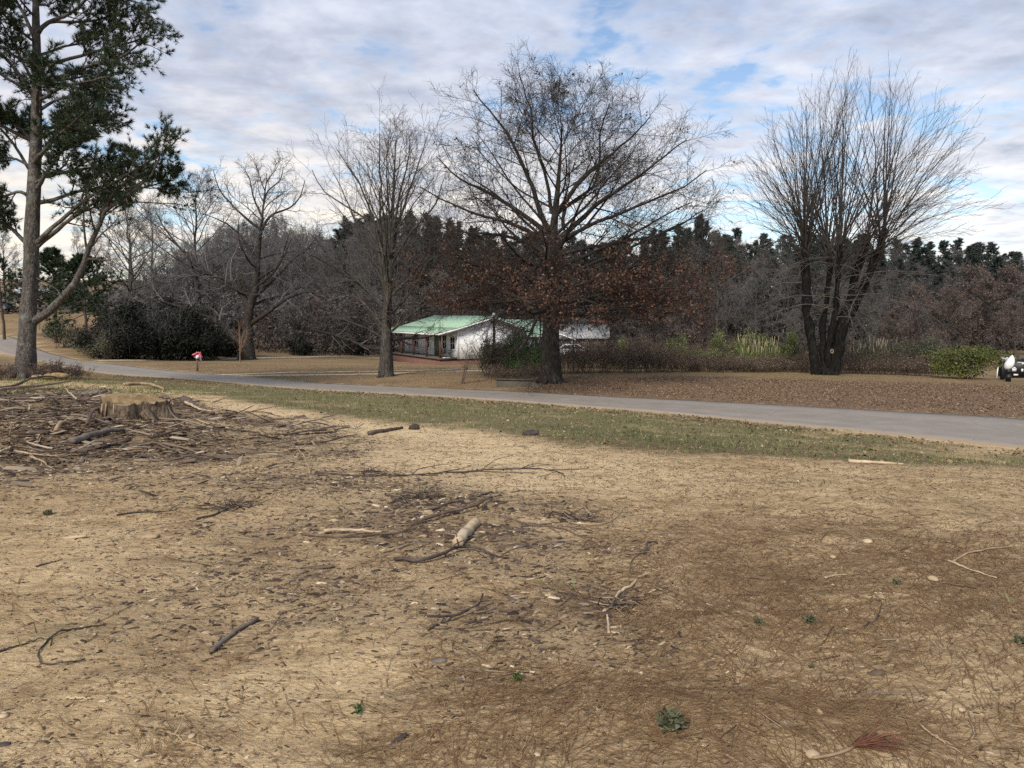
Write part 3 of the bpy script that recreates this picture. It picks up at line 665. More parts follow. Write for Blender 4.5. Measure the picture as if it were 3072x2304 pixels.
def pin_oak():
    Y = 38.0; s = F / Y
    tp = [(1652, 1152), (1651, 1080), (1652, 950), (1655, 820), (1660, 700), (1670, 600), (1677, 520), (1683, 440), (1687, 370)]
    P = resample([at(x, y, Y) for x, y in tp], 36); B = ground_base(P[0]); P[0, 2] = B[2] - .1
    R = np.interp(np.linspace(0, 1, 36), np.linspace(0, 1, 9), px_radius([36, 27, 23.5, 21, 17, 11, 7, 4, 1.5], Y))
    geo = join([trunk_tube(P, R, 18, .07), flare(B, .52, 8, 1.8, .7)])
    TL, TR = traced([
        ([(1657, 697), (1624, 650), (1598, 564), (1558, 471), (1518, 392), (1465, 330), (1420, 270)], .20, .03, -.8), ([(1657, 717), (1598, 664), (1531, 617), (1452, 571), (1372, 531), (1310, 470)], .19, .03, .8),
        ([(1677, 630), (1724, 564), (1777, 511), (1836, 458), (1896, 412), (1950, 350)], .17, .03, -1.0), ([(1664, 723), (1717, 683), (1783, 624), (1830, 584), (1916, 531), (1990, 470), (2060, 420)], .20, .03, .9),
        ([(1664, 735), (1760, 680), (1860, 640), (1960, 600), (2050, 560), (2120, 510)], .16, .03, -1.5), ([(1660, 740), (1600, 700), (1530, 670), (1420, 640), (1330, 600), (1260, 560)], .16, .03, -1.6),
        ([(1690, 690), (1700, 620), (1780, 560), (1800, 480), (1800, 400), (1830, 310)], .13, .03, 1.5), ([(1655, 640), (1640, 540), (1600, 420), (1590, 320), (1560, 230)], .13, .03, 1.4),
        ([(1655, 770), (1560, 720), (1450, 700), (1350, 690), (1260, 640)], .14, .03, .5), ([(1665, 770), (1780, 740), (1900, 720), (2010, 690), (2110, 630)], .14, .03, .6)], Y, 14)
    n = 42; h = np.sort(np.concatenate([np.linspace(.26, .95, 28), np.linspace(.265, .42, 14)])); pos, tn, rad = pl_eval(P[None], R[None], np.zeros(n, int), h)
    az = np.arange(n) * GOLD + rng.normal(0, .25, n); el = np.radians(np.interp(h, [.26, .32, .40, .52, .7, 1], [6, 8, 16, 28, 38, 62]) + rng.normal(0, 5, n))
    d = np.stack([np.cos(az) * np.cos(el), np.sin(az) * np.cos(el), np.sin(el)], 1)
    L = np.interp(h, [.17, .3, .45, .6, .8, 1], [7.2, 7.6, 7.1, 6.3, 4.6, 2.0]) * rng.uniform(.82, 1.08, n)
    up = np.interp(h, [.17, .28, .4, .6, 1], [-.035, -.022, .015, .03, .02])
    Q = np.empty((n, 14, 3))
    for k in range(n): Q[k] = sweep(pos[k:k + 1], d[k:k + 1], L[k:k + 1], 14, up[k], .07)[0]
    QR = np.maximum(rad * .36, .03)[:, None] * np.linspace(1, .22, 14)[None] ** 1.1
    P1 = np.vstack([TL, Q]); R1 = np.vstack([TR * .8, QR])
    lev = [dict(n=9, t0=.22, t1=1, ang=(25, 58), lf=.62, K=6, up=.015, wig=.11, rf=.42, rtip=.006, rmin=.010, taper=.55, lmin=.9),
           dict(n=9, t0=.12, t1=1, ang=(25, 62), lf=.54, K=4, up=.02, wig=.16, rf=.55, rtip=.005, rmin=.007, taper=.4, lmin=.5),
           dict(n=7, t0=.10, t1=1, ang=(25, 62), lf=.54, K=2, up=.02, wig=.12, rf=.6, rtip=.004, rmin=.0055, taper=.3, lmin=.3)]
    root, Ps = crown_tree('oak_tree', 'big bare oak with dead brown leaves on its lower branches beside the road', B, geo, M['bark_oak'], M['twig_oak'], P1, R1, lev)
    # the dead leaves of the lower crown
    T = Ps[3][0]; tip = T[:, -1]; z = tip[:, 2] - B[2]; r = np.hypot(tip[:, 0] - B[0], tip[:, 1] - B[1])
    lowp = np.clip((6.7 + .9 * (fbm(tip[:, 0] * .5, tip[:, 1] * .5 + tip[:, 2], 2) - .5) * 4 - z) / 2.2, 0.01, 1)
    lowp = np.maximum(lowp, .10 * np.clip((8.5 - z) / 2, 0, 1))
    lowp *= np.where(tip[:, 0] < B[0] - .5, (z > 3.5 + .5 * vn(tip[:, 0] * 1.3, tip[:, 2] * 0)), True); lowp *= (z > 3.0) | ((z > 2.5) & (rng.random(len(z)) < .3)); sel = np.where(rng.random(len(tip)) < lowp)[0]; idx = np.repeat(sel, 5); p, _, _ = pl_eval(T, np.ones(T.shape[:2]), idx, rng.random(len(idx)))
    print('oak leaves', len(p), 'twigs', len(T))
    p = p[p[:, 2] > B[2] + 2.7]; V, Q4 = leaves_at(p + rng.normal(0, .05, p.shape), .125, .2, .6, .4)
    tree_part('leaves', (V, [Q4]), M['leaf_oak'], root, B)
    return root

def poplar():
    Y = 43.5
    tp = [(1158, 1132), (1158, 1060), (1160, 960), (1166, 860), (1172, 780), (1177, 690), (1180, 590), (1184, 500), (1187, 420)]
    P = resample([at(x, y, Y) for x, y in tp], 36); B = ground_base(P[0]); P[0, 2] = B[2] - .1
    R = np.interp(np.linspace(0, 1, 36), np.linspace(0, 1, 9), px_radius([24, 17, 14, 11, 8.5, 6, 4, 2.5, 1.2], Y))
    geo = join([trunk_tube(P, R, 16, .07), flare(B, .33, 7, 2.1, .5)])
    TL, TR = traced([
        ([(1160, 900), (1147, 760), (1105, 615), (1071, 536), (1038, 490), (1012, 450)], .13, .02, -.9), ([(1162, 900), (1143, 720), (1142, 595), (1140, 540), (1138, 460), (1139, 400)], .13, .02, .9),
        ([(1168, 850), (1188, 690), (1219, 604), (1249, 511), (1280, 410)], .12, .02, .8), ([(1160, 920), (1122, 690), (1038, 621), (970, 570), (936, 510)], .11, .02, .5),
        ([(1158, 1020), (1100, 985), (1040, 962), (960, 935), (890, 915)], .08, .02, -1.0), ([(1166, 1000), (1215, 960), (1250, 930), (1290, 900)], .08, .02, -.8), ([(1160, 1010), (1212, 950), (1245, 880)], .07, .02, .8),
        ([(1156, 930), (1080, 850), (1000, 780), (930, 700)], .09, .02, -.8), ([(1172, 800), (1230, 700), (1300, 620), (1330, 540)], .10, .02, -.8), ([(1158, 990), (1080, 900), (980, 860), (900, 800)], .08, .02, 1.0),
        ([(1172, 760), (1165, 600), (1160, 500), (1165, 420)], .09, .02, -1.4), ([(1176, 700), (1205, 560), (1225, 480), (1230, 420)], .09, .02, -1.0), ([(1160, 880), (1100, 740), (1040, 600), (1000, 520)], .09, .02, 1.6)], Y, 14)
    n = 24; h = np.linspace(.16, .93, n); pos, tn, rad = pl_eval(P[None], R[None], np.zeros(n, int), h)
    az = np.arange(n) * GOLD + rng.normal(0, .3, n); el = np.radians(np.interp(h, [.16, .3, .5, 1], [14, 40, 54, 66]) + rng.normal(0, 6, n))
    d = np.stack([np.cos(az) * np.cos(el), np.sin(az) * np.cos(el), np.sin(el)], 1)
    L = np.interp(h, [.16, .3, .5, .75, 1], [3.6, 5.2, 5.4, 3.6, 1.5]) * rng.uniform(.8, 1.1, n)
    Q = sweep(pos, d, L, 14, np.interp(h, [.16, .3, 1], [-.01, .025, .025]), .06)
    QR = np.maximum(rad * .45, .03)[:, None] * np.linspace(1, .2, 14)[None]
    lev = [dict(n=7, t0=.18, t1=1, ang=(20, 48), lf=.58, K=6, up=.02, wig=.09, rf=.5, rtip=.007, rmin=.010, taper=.55, lmin=.8),
           dict(n=7, t0=.15, t1=1, ang=(22, 56), lf=.5, K=4, up=.02, wig=.12, rf=.55, rtip=.005, rmin=.006, taper=.4, lmin=.4),
           dict(n=4, t0=.2, t1=1, ang=(22, 55), lf=.5, K=2, up=.02, wig=.12, rf=.6, rtip=.0035, rmin=.0045, taper=.25, lmin=.2)]
    return crown_tree('bare_tree', 'slender bare grey tree with rising limbs between house porch and road', B, geo, M['bark_grey'], M['twig_grey'], np.vstack([TL, Q]), np.vstack([TR, QR]), lev)[0]

def maple():
    Y = 45.0; B = ground_base(at(2470, 1125, Y))
    st = [([(2446, 1130), (2434, 1025), (2422, 959), (2420, 859), (2414, 760), (2412, 690)], .27, .22, -.3), ([(2468, 1130), (2468, 992), (2480, 892), (2488, 793), (2481, 705)], .19, .13, 1.6),
          ([(2482, 1130), (2488, 1025), (2508, 926), (2515, 826), (2522, 735)], .19, .13, -1.6), ([(2492, 1130), (2512, 1012), (2541, 926), (2561, 846), (2581, 780), (2603, 705)], .28, .18, .3),
          ([(2500, 1125), (2530, 992), (2574, 892), (2614, 806), (2641, 727), (2656, 690)], .29, .20, -.8)]
    P1, R1 = traced(st, Y, 18)
    R1 = R1 * (1 + .12 * rng.normal(size=R1.shape)); R1[:, -1] *= .9
    caps = []
    root = thing('pollarded_tree', 'wide bare tree with several black stems and a fan of upright shoots', 'tree', B)
    ends = [tubes(np.stack([P1[k, -1], P1[k, -1] + nrm(P1[k, -1] - P1[k, -2]) * .12])[None], np.array([[R1[k, -1], .03]]), 14) for k in range(len(P1))]
    for k in range(len(P1)):
        V, Q = tubes(P1[k:k + 1], R1[k:k + 1], 14); tree_part('stem', join([(V + rng.normal(0, .02, V.shape), Q), ends[k]]), M['bark_black'], root, B, True)
    tree_part('root_flare', join([flare(B, .46, 9, 1.6, .35)]), M['bark_black'], root, B, True)
    C = at(2555, 690, Y); n = 250; k = rng.integers(0, len(P1), n); t = rng.uniform(.72, 1.0, n); pos, tn, rad = pl_eval(P1, R1, k, t)
    u = rng.random(n); el = np.arcsin(np.clip(-.05 + 1.05 * u ** .8, -1, 1)); az = rng.uniform(0, 2 * pi, n)
    sc_ = (P1[:, -1, None, 0] - C[0]) * np.cos(az)[None] / 1.9 + (P1[:, -1, None, 1] - C[1]) * np.sin(az)[None] / 1.6 + rng.normal(0, .8, (len(P1), n)); k = np.argmax(sc_, 0); pos, tn, rad = pl_eval(P1, R1, k, t)
    # shoots of an outer stem lean outwards
    d = np.stack([np.cos(az) * np.cos(el), np.sin(az) * np.cos(el), np.sin(el)], 1)
    E = C + d * np.array([7.5, 7.2, 9.1]) * rng.uniform(.84, .98, n)[:, None]
    c1 = pos + (E - pos) * .42 + np.array([0, 0, 1]) * (np.linalg.norm(E - pos, axis=1) * .10)[:, None]
    s = np.linspace(0, 1, 12)[None, :, None]
    S = (1 - s) ** 2 * pos[:, None] + 2 * s * (1 - s) * c1[:, None] + s ** 2 * E[:, None]
    S[:, 1:] += np.cumsum(rng.normal(0, .035, S[:, 1:].shape), 1)
    SR = (rng.uniform(.024, .07, n) * (.5 + .5 * np.sin(el) ** 2))[:, None] * np.linspace(1, .1, 12)[None]
    # low shoots that droop
    m = 90; k = rng.integers(0, len(P1), m); t = rng.uniform(.42, .95, m); pos, tn, rad = pl_eval(P1, R1, k, t); az = rng.uniform(0, 2 * pi, m)
    d = np.stack([np.cos(az), np.sin(az), rng.uniform(-.1, .5, m)], 1); D = sweep(pos, nrm(d), rng.uniform(2.2, 6.0, m), 12, -.055, .09)
    DR = rng.uniform(.022, .042, m)[:, None] * np.linspace(1, .15, 12)[None]
    tree_part('shoots', join([tubes(S, SR, 5)]), M['twig_maple'], root, B, True)
    tree_part('drooping_shoots', join([tubes(D, DR, 4)]), M['twig_grey'], root, B)
    A, AR, _ = grow(S, SR, 8, .25, 1, (14, 36), .26, 4, .02, .06, .5, .005, .008, .5, .4)
    A2, AR2, _ = grow(A, AR, 3, .2, 1, (18, 42), .40, 2, .02, .08, .6, .0035, .005, .3, .2)
    D2, DR2, _ = grow(D, DR, 7, .3, 1, (20, 50), .32, 5, -.02, .12, .6, .004, .007, .4, .3)
    tree_part('twigs', join([tubes(A, AR, 3), tubes(A2, AR2, 3)]), M['twig_maple'], root, B)
    tree_part('drooping_twigs', join([tubes(D2, DR2, 3)]), M['twig_grey'], root, B)
    # pale ring of an old pruning cut
    ring = MB(); c = at(2496, 1054, Y - .62) - B; a = np.linspace(0, 2 * pi, 17); ring.tube([c + np.array([.075 * cos(q), 0, .105 * sin(q)]) for q in a], .028, 6, False)
    ring.build('pruning_scar', M['wood_tan'], root, True)
    return root

def left_oak():
    Y = 75.0
    tr = [([(741, 1082), (743, 978), (749, 924), (762, 886), (770, 843), (774, 761), (784, 685), (792, 600), (800, 520)], .62, .03, 0)]
    P, R = traced(tr, Y, 30); P, R = P[0], R[0]; B = ground_base(P[0]); P[0, 2] = B[2] - .1
    R = np.interp(np.linspace(0, 1, 30), [0, .05, .2, .35, .6, .8, 1], [.85, .6, .5, .36, .22, .10, .03])
    geo = join([trunk_tube(P, R, 14, .08), flare(B, .6, 7, 1.8, .7)])
    TL, TR = traced([
        ([(735, 1040), (692, 1005), (654, 967), (594, 940), (518, 913), (470, 900), (430, 915)], .40, .04, -3.0), ([(751, 935), (724, 875), (686, 843), (632, 821), (583, 788), (513, 712), (470, 640)], .34, .04, 1.5),
        ([(751, 973), (800, 940), (871, 891), (936, 875), (985, 890)], .26, .04, -2.5), ([(768, 885), (827, 832), (882, 777), (925, 745), (960, 700)], .22, .04, 1.5),
        ([(784, 690), (730, 647), (686, 604), (654, 560), (640, 510)], .16, .03, -1.0), ([(784, 690), (811, 647), (865, 625), (900, 590), (915, 540)], .16, .03, 1.0), ([(772, 780), (715, 700), (660, 660), (600, 640)], .16, .03, -1.8),
        ([(594, 940), (560, 960), (500, 975), (440, 1010)], .14, .03, -1.0), ([(632, 821), (560, 830), (500, 850), (450, 835)], .12, .03, -1.5), ([(770, 840), (830, 800), (850, 760), (870, 690)], .14, .03, -1.8), ([(786, 650), (800, 580), (840, 540), (850, 500)], .12, .03, -1.0), ([(786, 650), (760, 590), (750, 540), (730, 500)], .12, .03, 1.0)], Y, 14)
    n = 14; h = np.linspace(.3, .95, n); pos, tn, rad = pl_eval(P[None], R[None], np.zeros(n, int), h); az = np.arange(n) * GOLD + 1
    el = np.radians(np.linspace(12, 60, n)); d = np.stack([np.cos(az) * np.cos(el), np.sin(az) * np.cos(el), np.sin(el)], 1)
    Q = sweep(pos, d, np.linspace(7.5, 3, n), 14, .02, .10); QR = np.maximum(rad * .4, .06)[:, None] * np.linspace(1, .2, 14)[None]
    lev = [dict(n=9, t0=.2, t1=1, ang=(30, 65), lf=.42, K=7, up=.02, wig=.16, rf=.5, rtip=.014, rmin=.02, taper=.4, lmin=.8),
           dict(n=6, t0=.15, t1=1, ang=(28, 60), lf=.48, K=5, up=.02, wig=.16, rf=.55, rtip=.009, rmin=.012, taper=.3, lmin=.5),
           dict(n=4, t0=.15, t1=1, ang=(25, 60), lf=.5, K=3, up=.02, wig=.14, rf=.6, rtip=.006, rmin=.008, taper=.25, lmin=.3)]
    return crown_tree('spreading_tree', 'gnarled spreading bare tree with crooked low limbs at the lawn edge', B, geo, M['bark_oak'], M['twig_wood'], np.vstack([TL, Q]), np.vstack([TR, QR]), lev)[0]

def sapling(name, label, px, Y, hgt, stems, tan_m, lean=0, leaves=False, spread=.35):
    B = foot(px, Y); root = thing(name, label, 'tree', B)
    d = np.stack([rng.normal(0, spread * .5, stems) + lean, rng.normal(0, spread * .5, stems), np.ones(stems)], 1)
    S = sweep(B + np.c_[rng.normal(0, .06, (stems, 2)), np.full(stems, -.05)], nrm(d), hgt * rng.uniform(.75, 1.05, stems), 10, .0, .07)
    SR = rng.uniform(.03, .055, stems)[:, None] * np.linspace(1, .15, 10)[None]
    tree_part('stems', join([tubes(S, SR, 6)]), M[tan_m], root, B, True)
    A, AR, _ = grow(S, SR, 7, .3, 1, (25, 55), .38, 6, .03, .1, .5, .005, .009, .4, .3); A2, AR2, _ = grow(A, AR, 5, .2, 1, (25, 55), .45, 4, .02, .1, .6, .004, .005, .3, .15)
    tree_part('twigs', join([tubes(A, AR, 4), tubes(A2, AR2, 3)]), M[tan_m], root, B)
    if leaves:
        idx = np.arange(len(A2)); p, _, _ = pl_eval(A2, np.ones(A2.shape[:2]), idx, rng.random(len(idx))); p = p[::2]
        tree_part('leaves', (lambda g: (g[0], [g[1]]))(leaves_at(p, .08, 0, .6, .3)), M['leaf_oak'], root, B)
    return root
# ------------------------------------------------------------------ the wood behind, shrubs and brush
def proto(parts): return [(n, mk(n, V, Fc, sm), m) for n, (V, Fc), m, sm in parts]
def plant(pr, name, label, cat, loc, s=(1, 1, 1), rz=0.0, group=None, tilt=0.0):
    root = thing(name, label, cat, loc, rz, group); root.scale = s; root.rotation_euler[0] = tilt
    for n, me, m in pr: add(n, me, m, root)
    return root
def tip_points(P, n, a=.3):
    idx = np.repeat(np.arange(len(P)), n); t = rng.uniform(a, 1, len(idx)); t[::n] = 1.0
    p, tg, _ = pl_eval(P, np.ones(P.shape[:2]), idx, t); return p, tg
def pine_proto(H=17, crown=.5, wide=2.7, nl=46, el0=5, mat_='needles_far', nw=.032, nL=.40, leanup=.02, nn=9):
    z = np.linspace(-.3, H, 14); P = np.stack([np.cumsum(rng.normal(0, .05, 14)), np.cumsum(rng.normal(0, .05, 14)), z], 1); R = np.linspace(.21, .03, 14)
    h = np.linspace(1 - crown, .985, nl) ; pos, tn, rad = pl_eval(P[None], R[None], np.zeros(nl, int), h); az = np.arange(nl) * GOLD + rng.normal(0, .4, nl)
    q = (h - (1 - crown)) / crown; el = np.radians(el0 + 45 * q + rng.normal(0, 8, nl)); d = np.stack([np.cos(az) * np.cos(el), np.sin(az) * np.cos(el), np.sin(el)], 1)
    L = wide * np.interp(q, [0, .25, .6, 1], [.75, 1, .62, .10]) * rng.uniform(.6, 1.2, nl)
    A = sweep(pos, d, L, 6, leanup, .08); AR = np.maximum(rad * .35, .02)[:, None] * np.linspace(1, .3, 6)[None]
    A2, AR2, _ = grow(A, AR, 7, .25, 1, (25, 60), .42, 4, .05, .1, .5, .008, .012, .4, .35)
    p, tg = tip_points(A2, 4, .2); p2, tg2 = tip_points(A, 4, .5); p = np.vstack([p, p2]); tg = np.vstack([tg, tg2])
    V, Fc = needles_at(p, nrm(tg + [0, 0, .35]), nn, nL, nw, .9)
    nd = max(4, nl // 6)                                        # dead stubs below the crown
    hd = rng.uniform(.25, 1 - crown, nd); pd, _, _ = pl_eval(P[None], R[None], np.zeros(nd, int), hd); ad = rng.uniform(0, 6.28, nd)
    Dd = sweep(pd, np.stack([np.cos(ad), np.sin(ad), np.full(nd, .1)], 1), rng.uniform(.6, 1.8, nd), 6, -.02, .1); DR = np.full((nd, 6), .022) * np.linspace(1, .3, 6)
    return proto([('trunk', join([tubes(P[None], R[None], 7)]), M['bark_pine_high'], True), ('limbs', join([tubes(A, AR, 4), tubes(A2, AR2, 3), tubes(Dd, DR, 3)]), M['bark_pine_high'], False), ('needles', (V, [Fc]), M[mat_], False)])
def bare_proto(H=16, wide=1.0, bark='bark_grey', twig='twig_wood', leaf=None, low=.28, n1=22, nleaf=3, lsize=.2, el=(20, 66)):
    K = 14; z = np.linspace(-.3, H * .93, K); P = np.stack([np.cumsum(rng.normal(0, .10, K)), np.cumsum(rng.normal(0, .10, K)), z], 1); R = np.linspace(.26, .03, K) * H / 16
    h = np.linspace(low, .97, n1); pos, tn, rad = pl_eval(P[None], R[None], np.zeros(n1, int), h); az = np.arange(n1) * GOLD + rng.normal(0, .4, n1)
    e = np.radians(np.interp(h, [low, 1], el) + rng.normal(0, 8, n1)); d = np.stack([np.cos(az) * np.cos(e), np.sin(az) * np.cos(e), np.sin(e)], 1)
    L = H * .36 * wide * np.interp(h, [low, .5, 1], [.85, 1, .35]) * rng.uniform(.7, 1.15, n1)
    A = sweep(pos, d, L, 8, .03, .09); AR = np.maximum(rad * .5, .035)[:, None] * np.linspace(1, .25, 8)[None]
    B_, BR, _ = grow(A, AR, 8, .2, 1, (25, 55), .45, 5, .03, .11, .5, .012, .018, .4, .6); C_, CR, _ = grow(B_, BR, 5, .2, 1, (25, 55), .5, 4, .02, .12, .55, .009, .012, .3, .4)
    D_, DR, _ = grow(C_, CR, 4, .2, 1, (25, 60), .55, 2, .02, .12, .6, .007, .009, .3, .3)
    out = [('trunk', join([tubes(P[None], R[None], 8)]), M[bark], True), ('limbs', join([tubes(A, AR, 5)]), M[bark], True), ('twigs', join([tubes(B_, BR, 3), tubes(C_, CR, 3), tubes(D_, DR, 3)]), M[twig], False)]
    if leaf:
        p, _ = tip_points(D_, nleaf, .1); V, Q = leaves_at(p, lsize, .1, .7, .3); out.append(('leaves', (V, [Q]), M[leaf], False))
    return proto(out)
def shrub_proto(w, h, leafm, n=2600, ls=.14, stems=14, stem_m='twig_brush', lumps=9, fill=.55, needle=False, up=.25):
    """stems that branch, leaves gathered in uneven lumps"""
    d = np.stack([rng.normal(0, .5, stems), rng.normal(0, .5, stems), np.ones(stems)], 1)
    S = sweep(np.c_[rng.normal(0, w * .10, (stems, 2)), np.full(stems, -.1)], nrm(d), h * rng.uniform(.6, 1.0, stems), 7, .0, .12); SR = np.linspace(.035, .01, 7)[None] * np.ones((stems, 1))
    A, AR, _ = grow(S, SR, 8, .25, 1, (25, 65), .5, 5, .04, .12, .5, .006, .008, .3, .25); A2, AR2, _ = grow(A, AR, 4, .2, 1, (25, 60), .5, 3, .03, .1, .6, .004, .005, .3, .15)
    c = np.stack([rng.uniform(-.36, .36, lumps) * w, rng.uniform(-.36, .36, lumps) * w, h * rng.uniform(.14, .80, lumps)], 1); c[:, :2] *= (1.25 - .6 * c[:, 2:3] / h)
    r = np.stack([rng.uniform(.20, .34, lumps) * w, rng.uniform(.20, .34, lumps) * w, rng.uniform(.16, .28, lumps) * h], 1)
    k = rng.integers(0, lumps, n); dv = nrm(rng.normal(size=(n, 3))); rad = rng.uniform(0, 1, n) ** (1 - fill) * rng.uniform(.8, 1.12, n)
    p = c[k] + dv * r[k] * rad[:, None]; p = p[p[:, 2] > .03]
    if needle: V, Fc = needles_at(p[: n // 3], nrm(dv[: len(p)][: n // 3] + [0, 0, .8]), 9, ls, .012, .7)
    else: V, Fc = leaves_at(p, ls, .0, .55, -up)
    return proto([('stems', join([tubes(S, SR, 5), tubes(A, AR, 3), tubes(A2, AR2, 3)]), M[stem_m], False), ('leaves', (V, [Fc]), M[leafm], False)])
def brush_proto(w, h, n=46, leafm='leaf_dry', nl=5, ls=.05):
    """dead weeds: many thin upright stems with dry seed heads"""
    az = rng.uniform(0, 6.28, n); rr = np.sqrt(rng.random(n)) * w * .5
    S = sweep(np.stack([np.cos(az) * rr, np.sin(az) * rr, np.full(n, -.05)], 1), nrm(np.stack([rng.normal(0, .22, n), rng.normal(0, .22, n), np.ones(n)], 1)), h * rng.uniform(.55, 1.05, n), 6, -.02, .09); SR = np.linspace(.010, .005, 6)[None] * np.ones((n, 1))
    A, AR, _ = grow(S, SR, 7, .3, 1, (20, 60), .32, 4, .02, .12, .6, .004, .005, .3, .15); A2, AR2, _ = grow(A, AR, 3, .2, 1, (25, 60), .5, 3, .02, .1, .7, .0035, .004, .3, .1)
    p, _ = tip_points(A2, 2, .4); p = p[rng.random(len(p)) < .55 * nl / 5]; V, Q = leaves_at(p, ls, 0, .6, .2)
    return proto([('stems', join([tubes(S, SR, 3), tubes(A, AR, 3), tubes(A2, AR2, 3)]), M['twig_brush'], False), ('leaves', (V, [Q]), M[leafm], False)])

SKY = np.array([(-400, 760), (0, 800), (200, 815), (330, 800), (430, 770), (520, 735), (600, 700), (700, 650), (850, 640), (1000, 690), (1050, 660), (1230, 640), (1320, 655), (1500, 695), (1700, 695), (1900, 705), (2040, 680), (2095, 655), (2180, 690), (2400, 705), (2500, 695), (2650, 705), (2800, 725), (2950, 722), (3072, 745), (3500, 760)], float)
def where(x):
    for lim, s in ((620, 'left of the gnarled tree'), (1130, 'between gnarled tree and house'), (1560, 'behind the white house'), (1830, 'right behind the oak trunk'), (2150, 'behind the green bushes'), (2420, 'just left of the black stemmed tree'), (2640, 'behind the black stemmed tree'), (2830, 'right of the black stemmed tree'), (9999, 'behind the round bush')):
        if x < lim: return s
def top_row(x): return np.interp(x, SKY[:, 0], SKY[:, 1])
def build_wood():
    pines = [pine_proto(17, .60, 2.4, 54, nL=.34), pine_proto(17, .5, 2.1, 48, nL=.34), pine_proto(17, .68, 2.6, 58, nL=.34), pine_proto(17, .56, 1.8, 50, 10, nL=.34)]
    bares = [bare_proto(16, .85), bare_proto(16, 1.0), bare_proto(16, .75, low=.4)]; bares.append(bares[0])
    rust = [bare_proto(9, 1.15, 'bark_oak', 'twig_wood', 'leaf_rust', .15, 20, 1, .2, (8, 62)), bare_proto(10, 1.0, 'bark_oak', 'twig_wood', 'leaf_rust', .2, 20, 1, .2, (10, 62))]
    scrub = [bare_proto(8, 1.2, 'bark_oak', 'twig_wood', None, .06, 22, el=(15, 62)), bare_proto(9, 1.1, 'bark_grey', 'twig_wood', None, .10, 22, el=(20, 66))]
    def put(pr, H0, x, Y, top, name, label, grp, w=1.0):
        b = foot(x, Y); ht = at(x, top, Y)[2] - b[2]; s = max(ht / H0, .25); sw = s * w * rng.uniform(.85, 1.15)
        return plant(pr, name, label, 'tree', b - [0, 0, .1], (sw, sw, s), rng.uniform(0, 6.28), grp)
    # pines: along the whole back, thick in the middle and at the right
    for Y, x0, x1, st, d in ((128, 980, 3300, 36, 0), (116, 1020, 3300, 50, 12), (106, 1250, 3300, 74, 30)):
        for x in np.arange(x0, x1, st):
            x = x + rng.uniform(-.4, .4) * st; yy = Y + rng.uniform(-4, 4)
            if 700 < x < 980 and rng.random() < .6: continue
            put(pines[rng.integers(4)], 17, x, yy, top_row(x) + d + abs(rng.normal(0, 30)) - 8, 'pine_tree', 'dark slim pine of the wood ' + where(x), 'pines of the wood behind', rng.uniform(.85, 1.7))
    for x, t in ((1045, 655), (1235, 648), (1290, 660), (2092, 652), (2110, 668), (2060, 690)):
        put(pines[0], 17, x, 112, t, 'pine_tree', 'pine whose dark top rises above the rest of the wood', 'pine tops above the wood', .9)
    # bare hardwoods in front of the pines
    for Y, x0, x1, st, d in ((126, 400, 1250, 26, 8), (112, 420, 1260, 40, 18), (102, 430, 1260, 52, 35), (112, 1250, 3300, 90, 30), (96, 1700, 3300, 95, 70)):
        for x in np.arange(x0, x1, st):
            x = x + rng.uniform(-.4, .4) * st; yy = Y + rng.uniform(-4, 4)
            put(bares[rng.integers(4)], 16, x, yy, top_row(x) + d + abs(rng.normal(0, 22)), 'bare_tree', 'bare grey tree in the wood ' + where(x), 'bare hardwoods of the wood')
    # scrubby edge of the wood
    for Y, x0, x1, st, lo, hi in ((92, 620, 1200, 60, 860, 930), (94, 1250, 3300, 70, 850, 940)):
        for x in np.arange(x0, x1, st):
            x = x + rng.uniform(-.4, .4) * st; put(scrub[rng.integers(2)], 8.5, x, Y + rng.uniform(-4, 4), rng.uniform(lo, hi), 'scrub_tree', 'low twiggy bare tree at the wood edge ' + where(x), 'scrub along the wood edge')
    for x, Y, t in ((800, 90, 930), (880, 92, 915), (960, 90, 900), (1040, 92, 920), (1090, 88, 890), (1330, 92, 830), (1960, 88, 860), (2060, 86, 800), (2110, 90, 880), (2660, 88, 930), (2760, 84, 850), (2850, 82, 880), (2930, 84, 830), (3020, 80, 900), (3090, 84, 860), (2990, 88, 800), (2880, 90, 800)):
        put(rust[rng.integers(2)], 9.5, x, Y, t, 'hardwood_tree', 'russet tree in dead leaf at the wood edge ' + where(x), 'russet trees at the wood edge')
    # left: thin hardwoods against the bright sky, on the rise beyond the road
    for x, Y, t in ((20, 150, 690), (-40, 145, 720), (300, 130, 700), (250, 150, 690), (345, 150, 720), (180, 155, 760), (400, 110, 640), (470, 112, 610), (110, 150, 770), (60, 160, 760)):
        put(bares[rng.integers(4)], 16, x, Y, t, 'bare_tree', 'thin bare tree against the bright sky beyond the road', 'bare trees on the rise at left', .9)
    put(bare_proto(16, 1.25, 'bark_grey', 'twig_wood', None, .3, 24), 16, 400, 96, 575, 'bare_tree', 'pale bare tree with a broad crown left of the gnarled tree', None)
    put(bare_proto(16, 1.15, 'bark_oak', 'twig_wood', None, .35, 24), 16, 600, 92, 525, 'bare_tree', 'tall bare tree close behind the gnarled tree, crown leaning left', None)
    put(bare_proto(15, .8, 'bark_grey', 'twig_grey', None, .3, 20), 15, 2145, 84, 700, 'bare_tree', 'pale slim bare tree between the oak and the black stemmed tree', None)
    # pines on the bank at left, with low wide crowns
    bank = pine_proto(9.5, .56, 4.0, 48, -6, 'needles', .035, .40, .02, 15)
    put(bank, 9.5, 268, 72, 775, 'pine_tree', 'small pine with thin dark trunk on the bank beyond the road', None, 1.05)
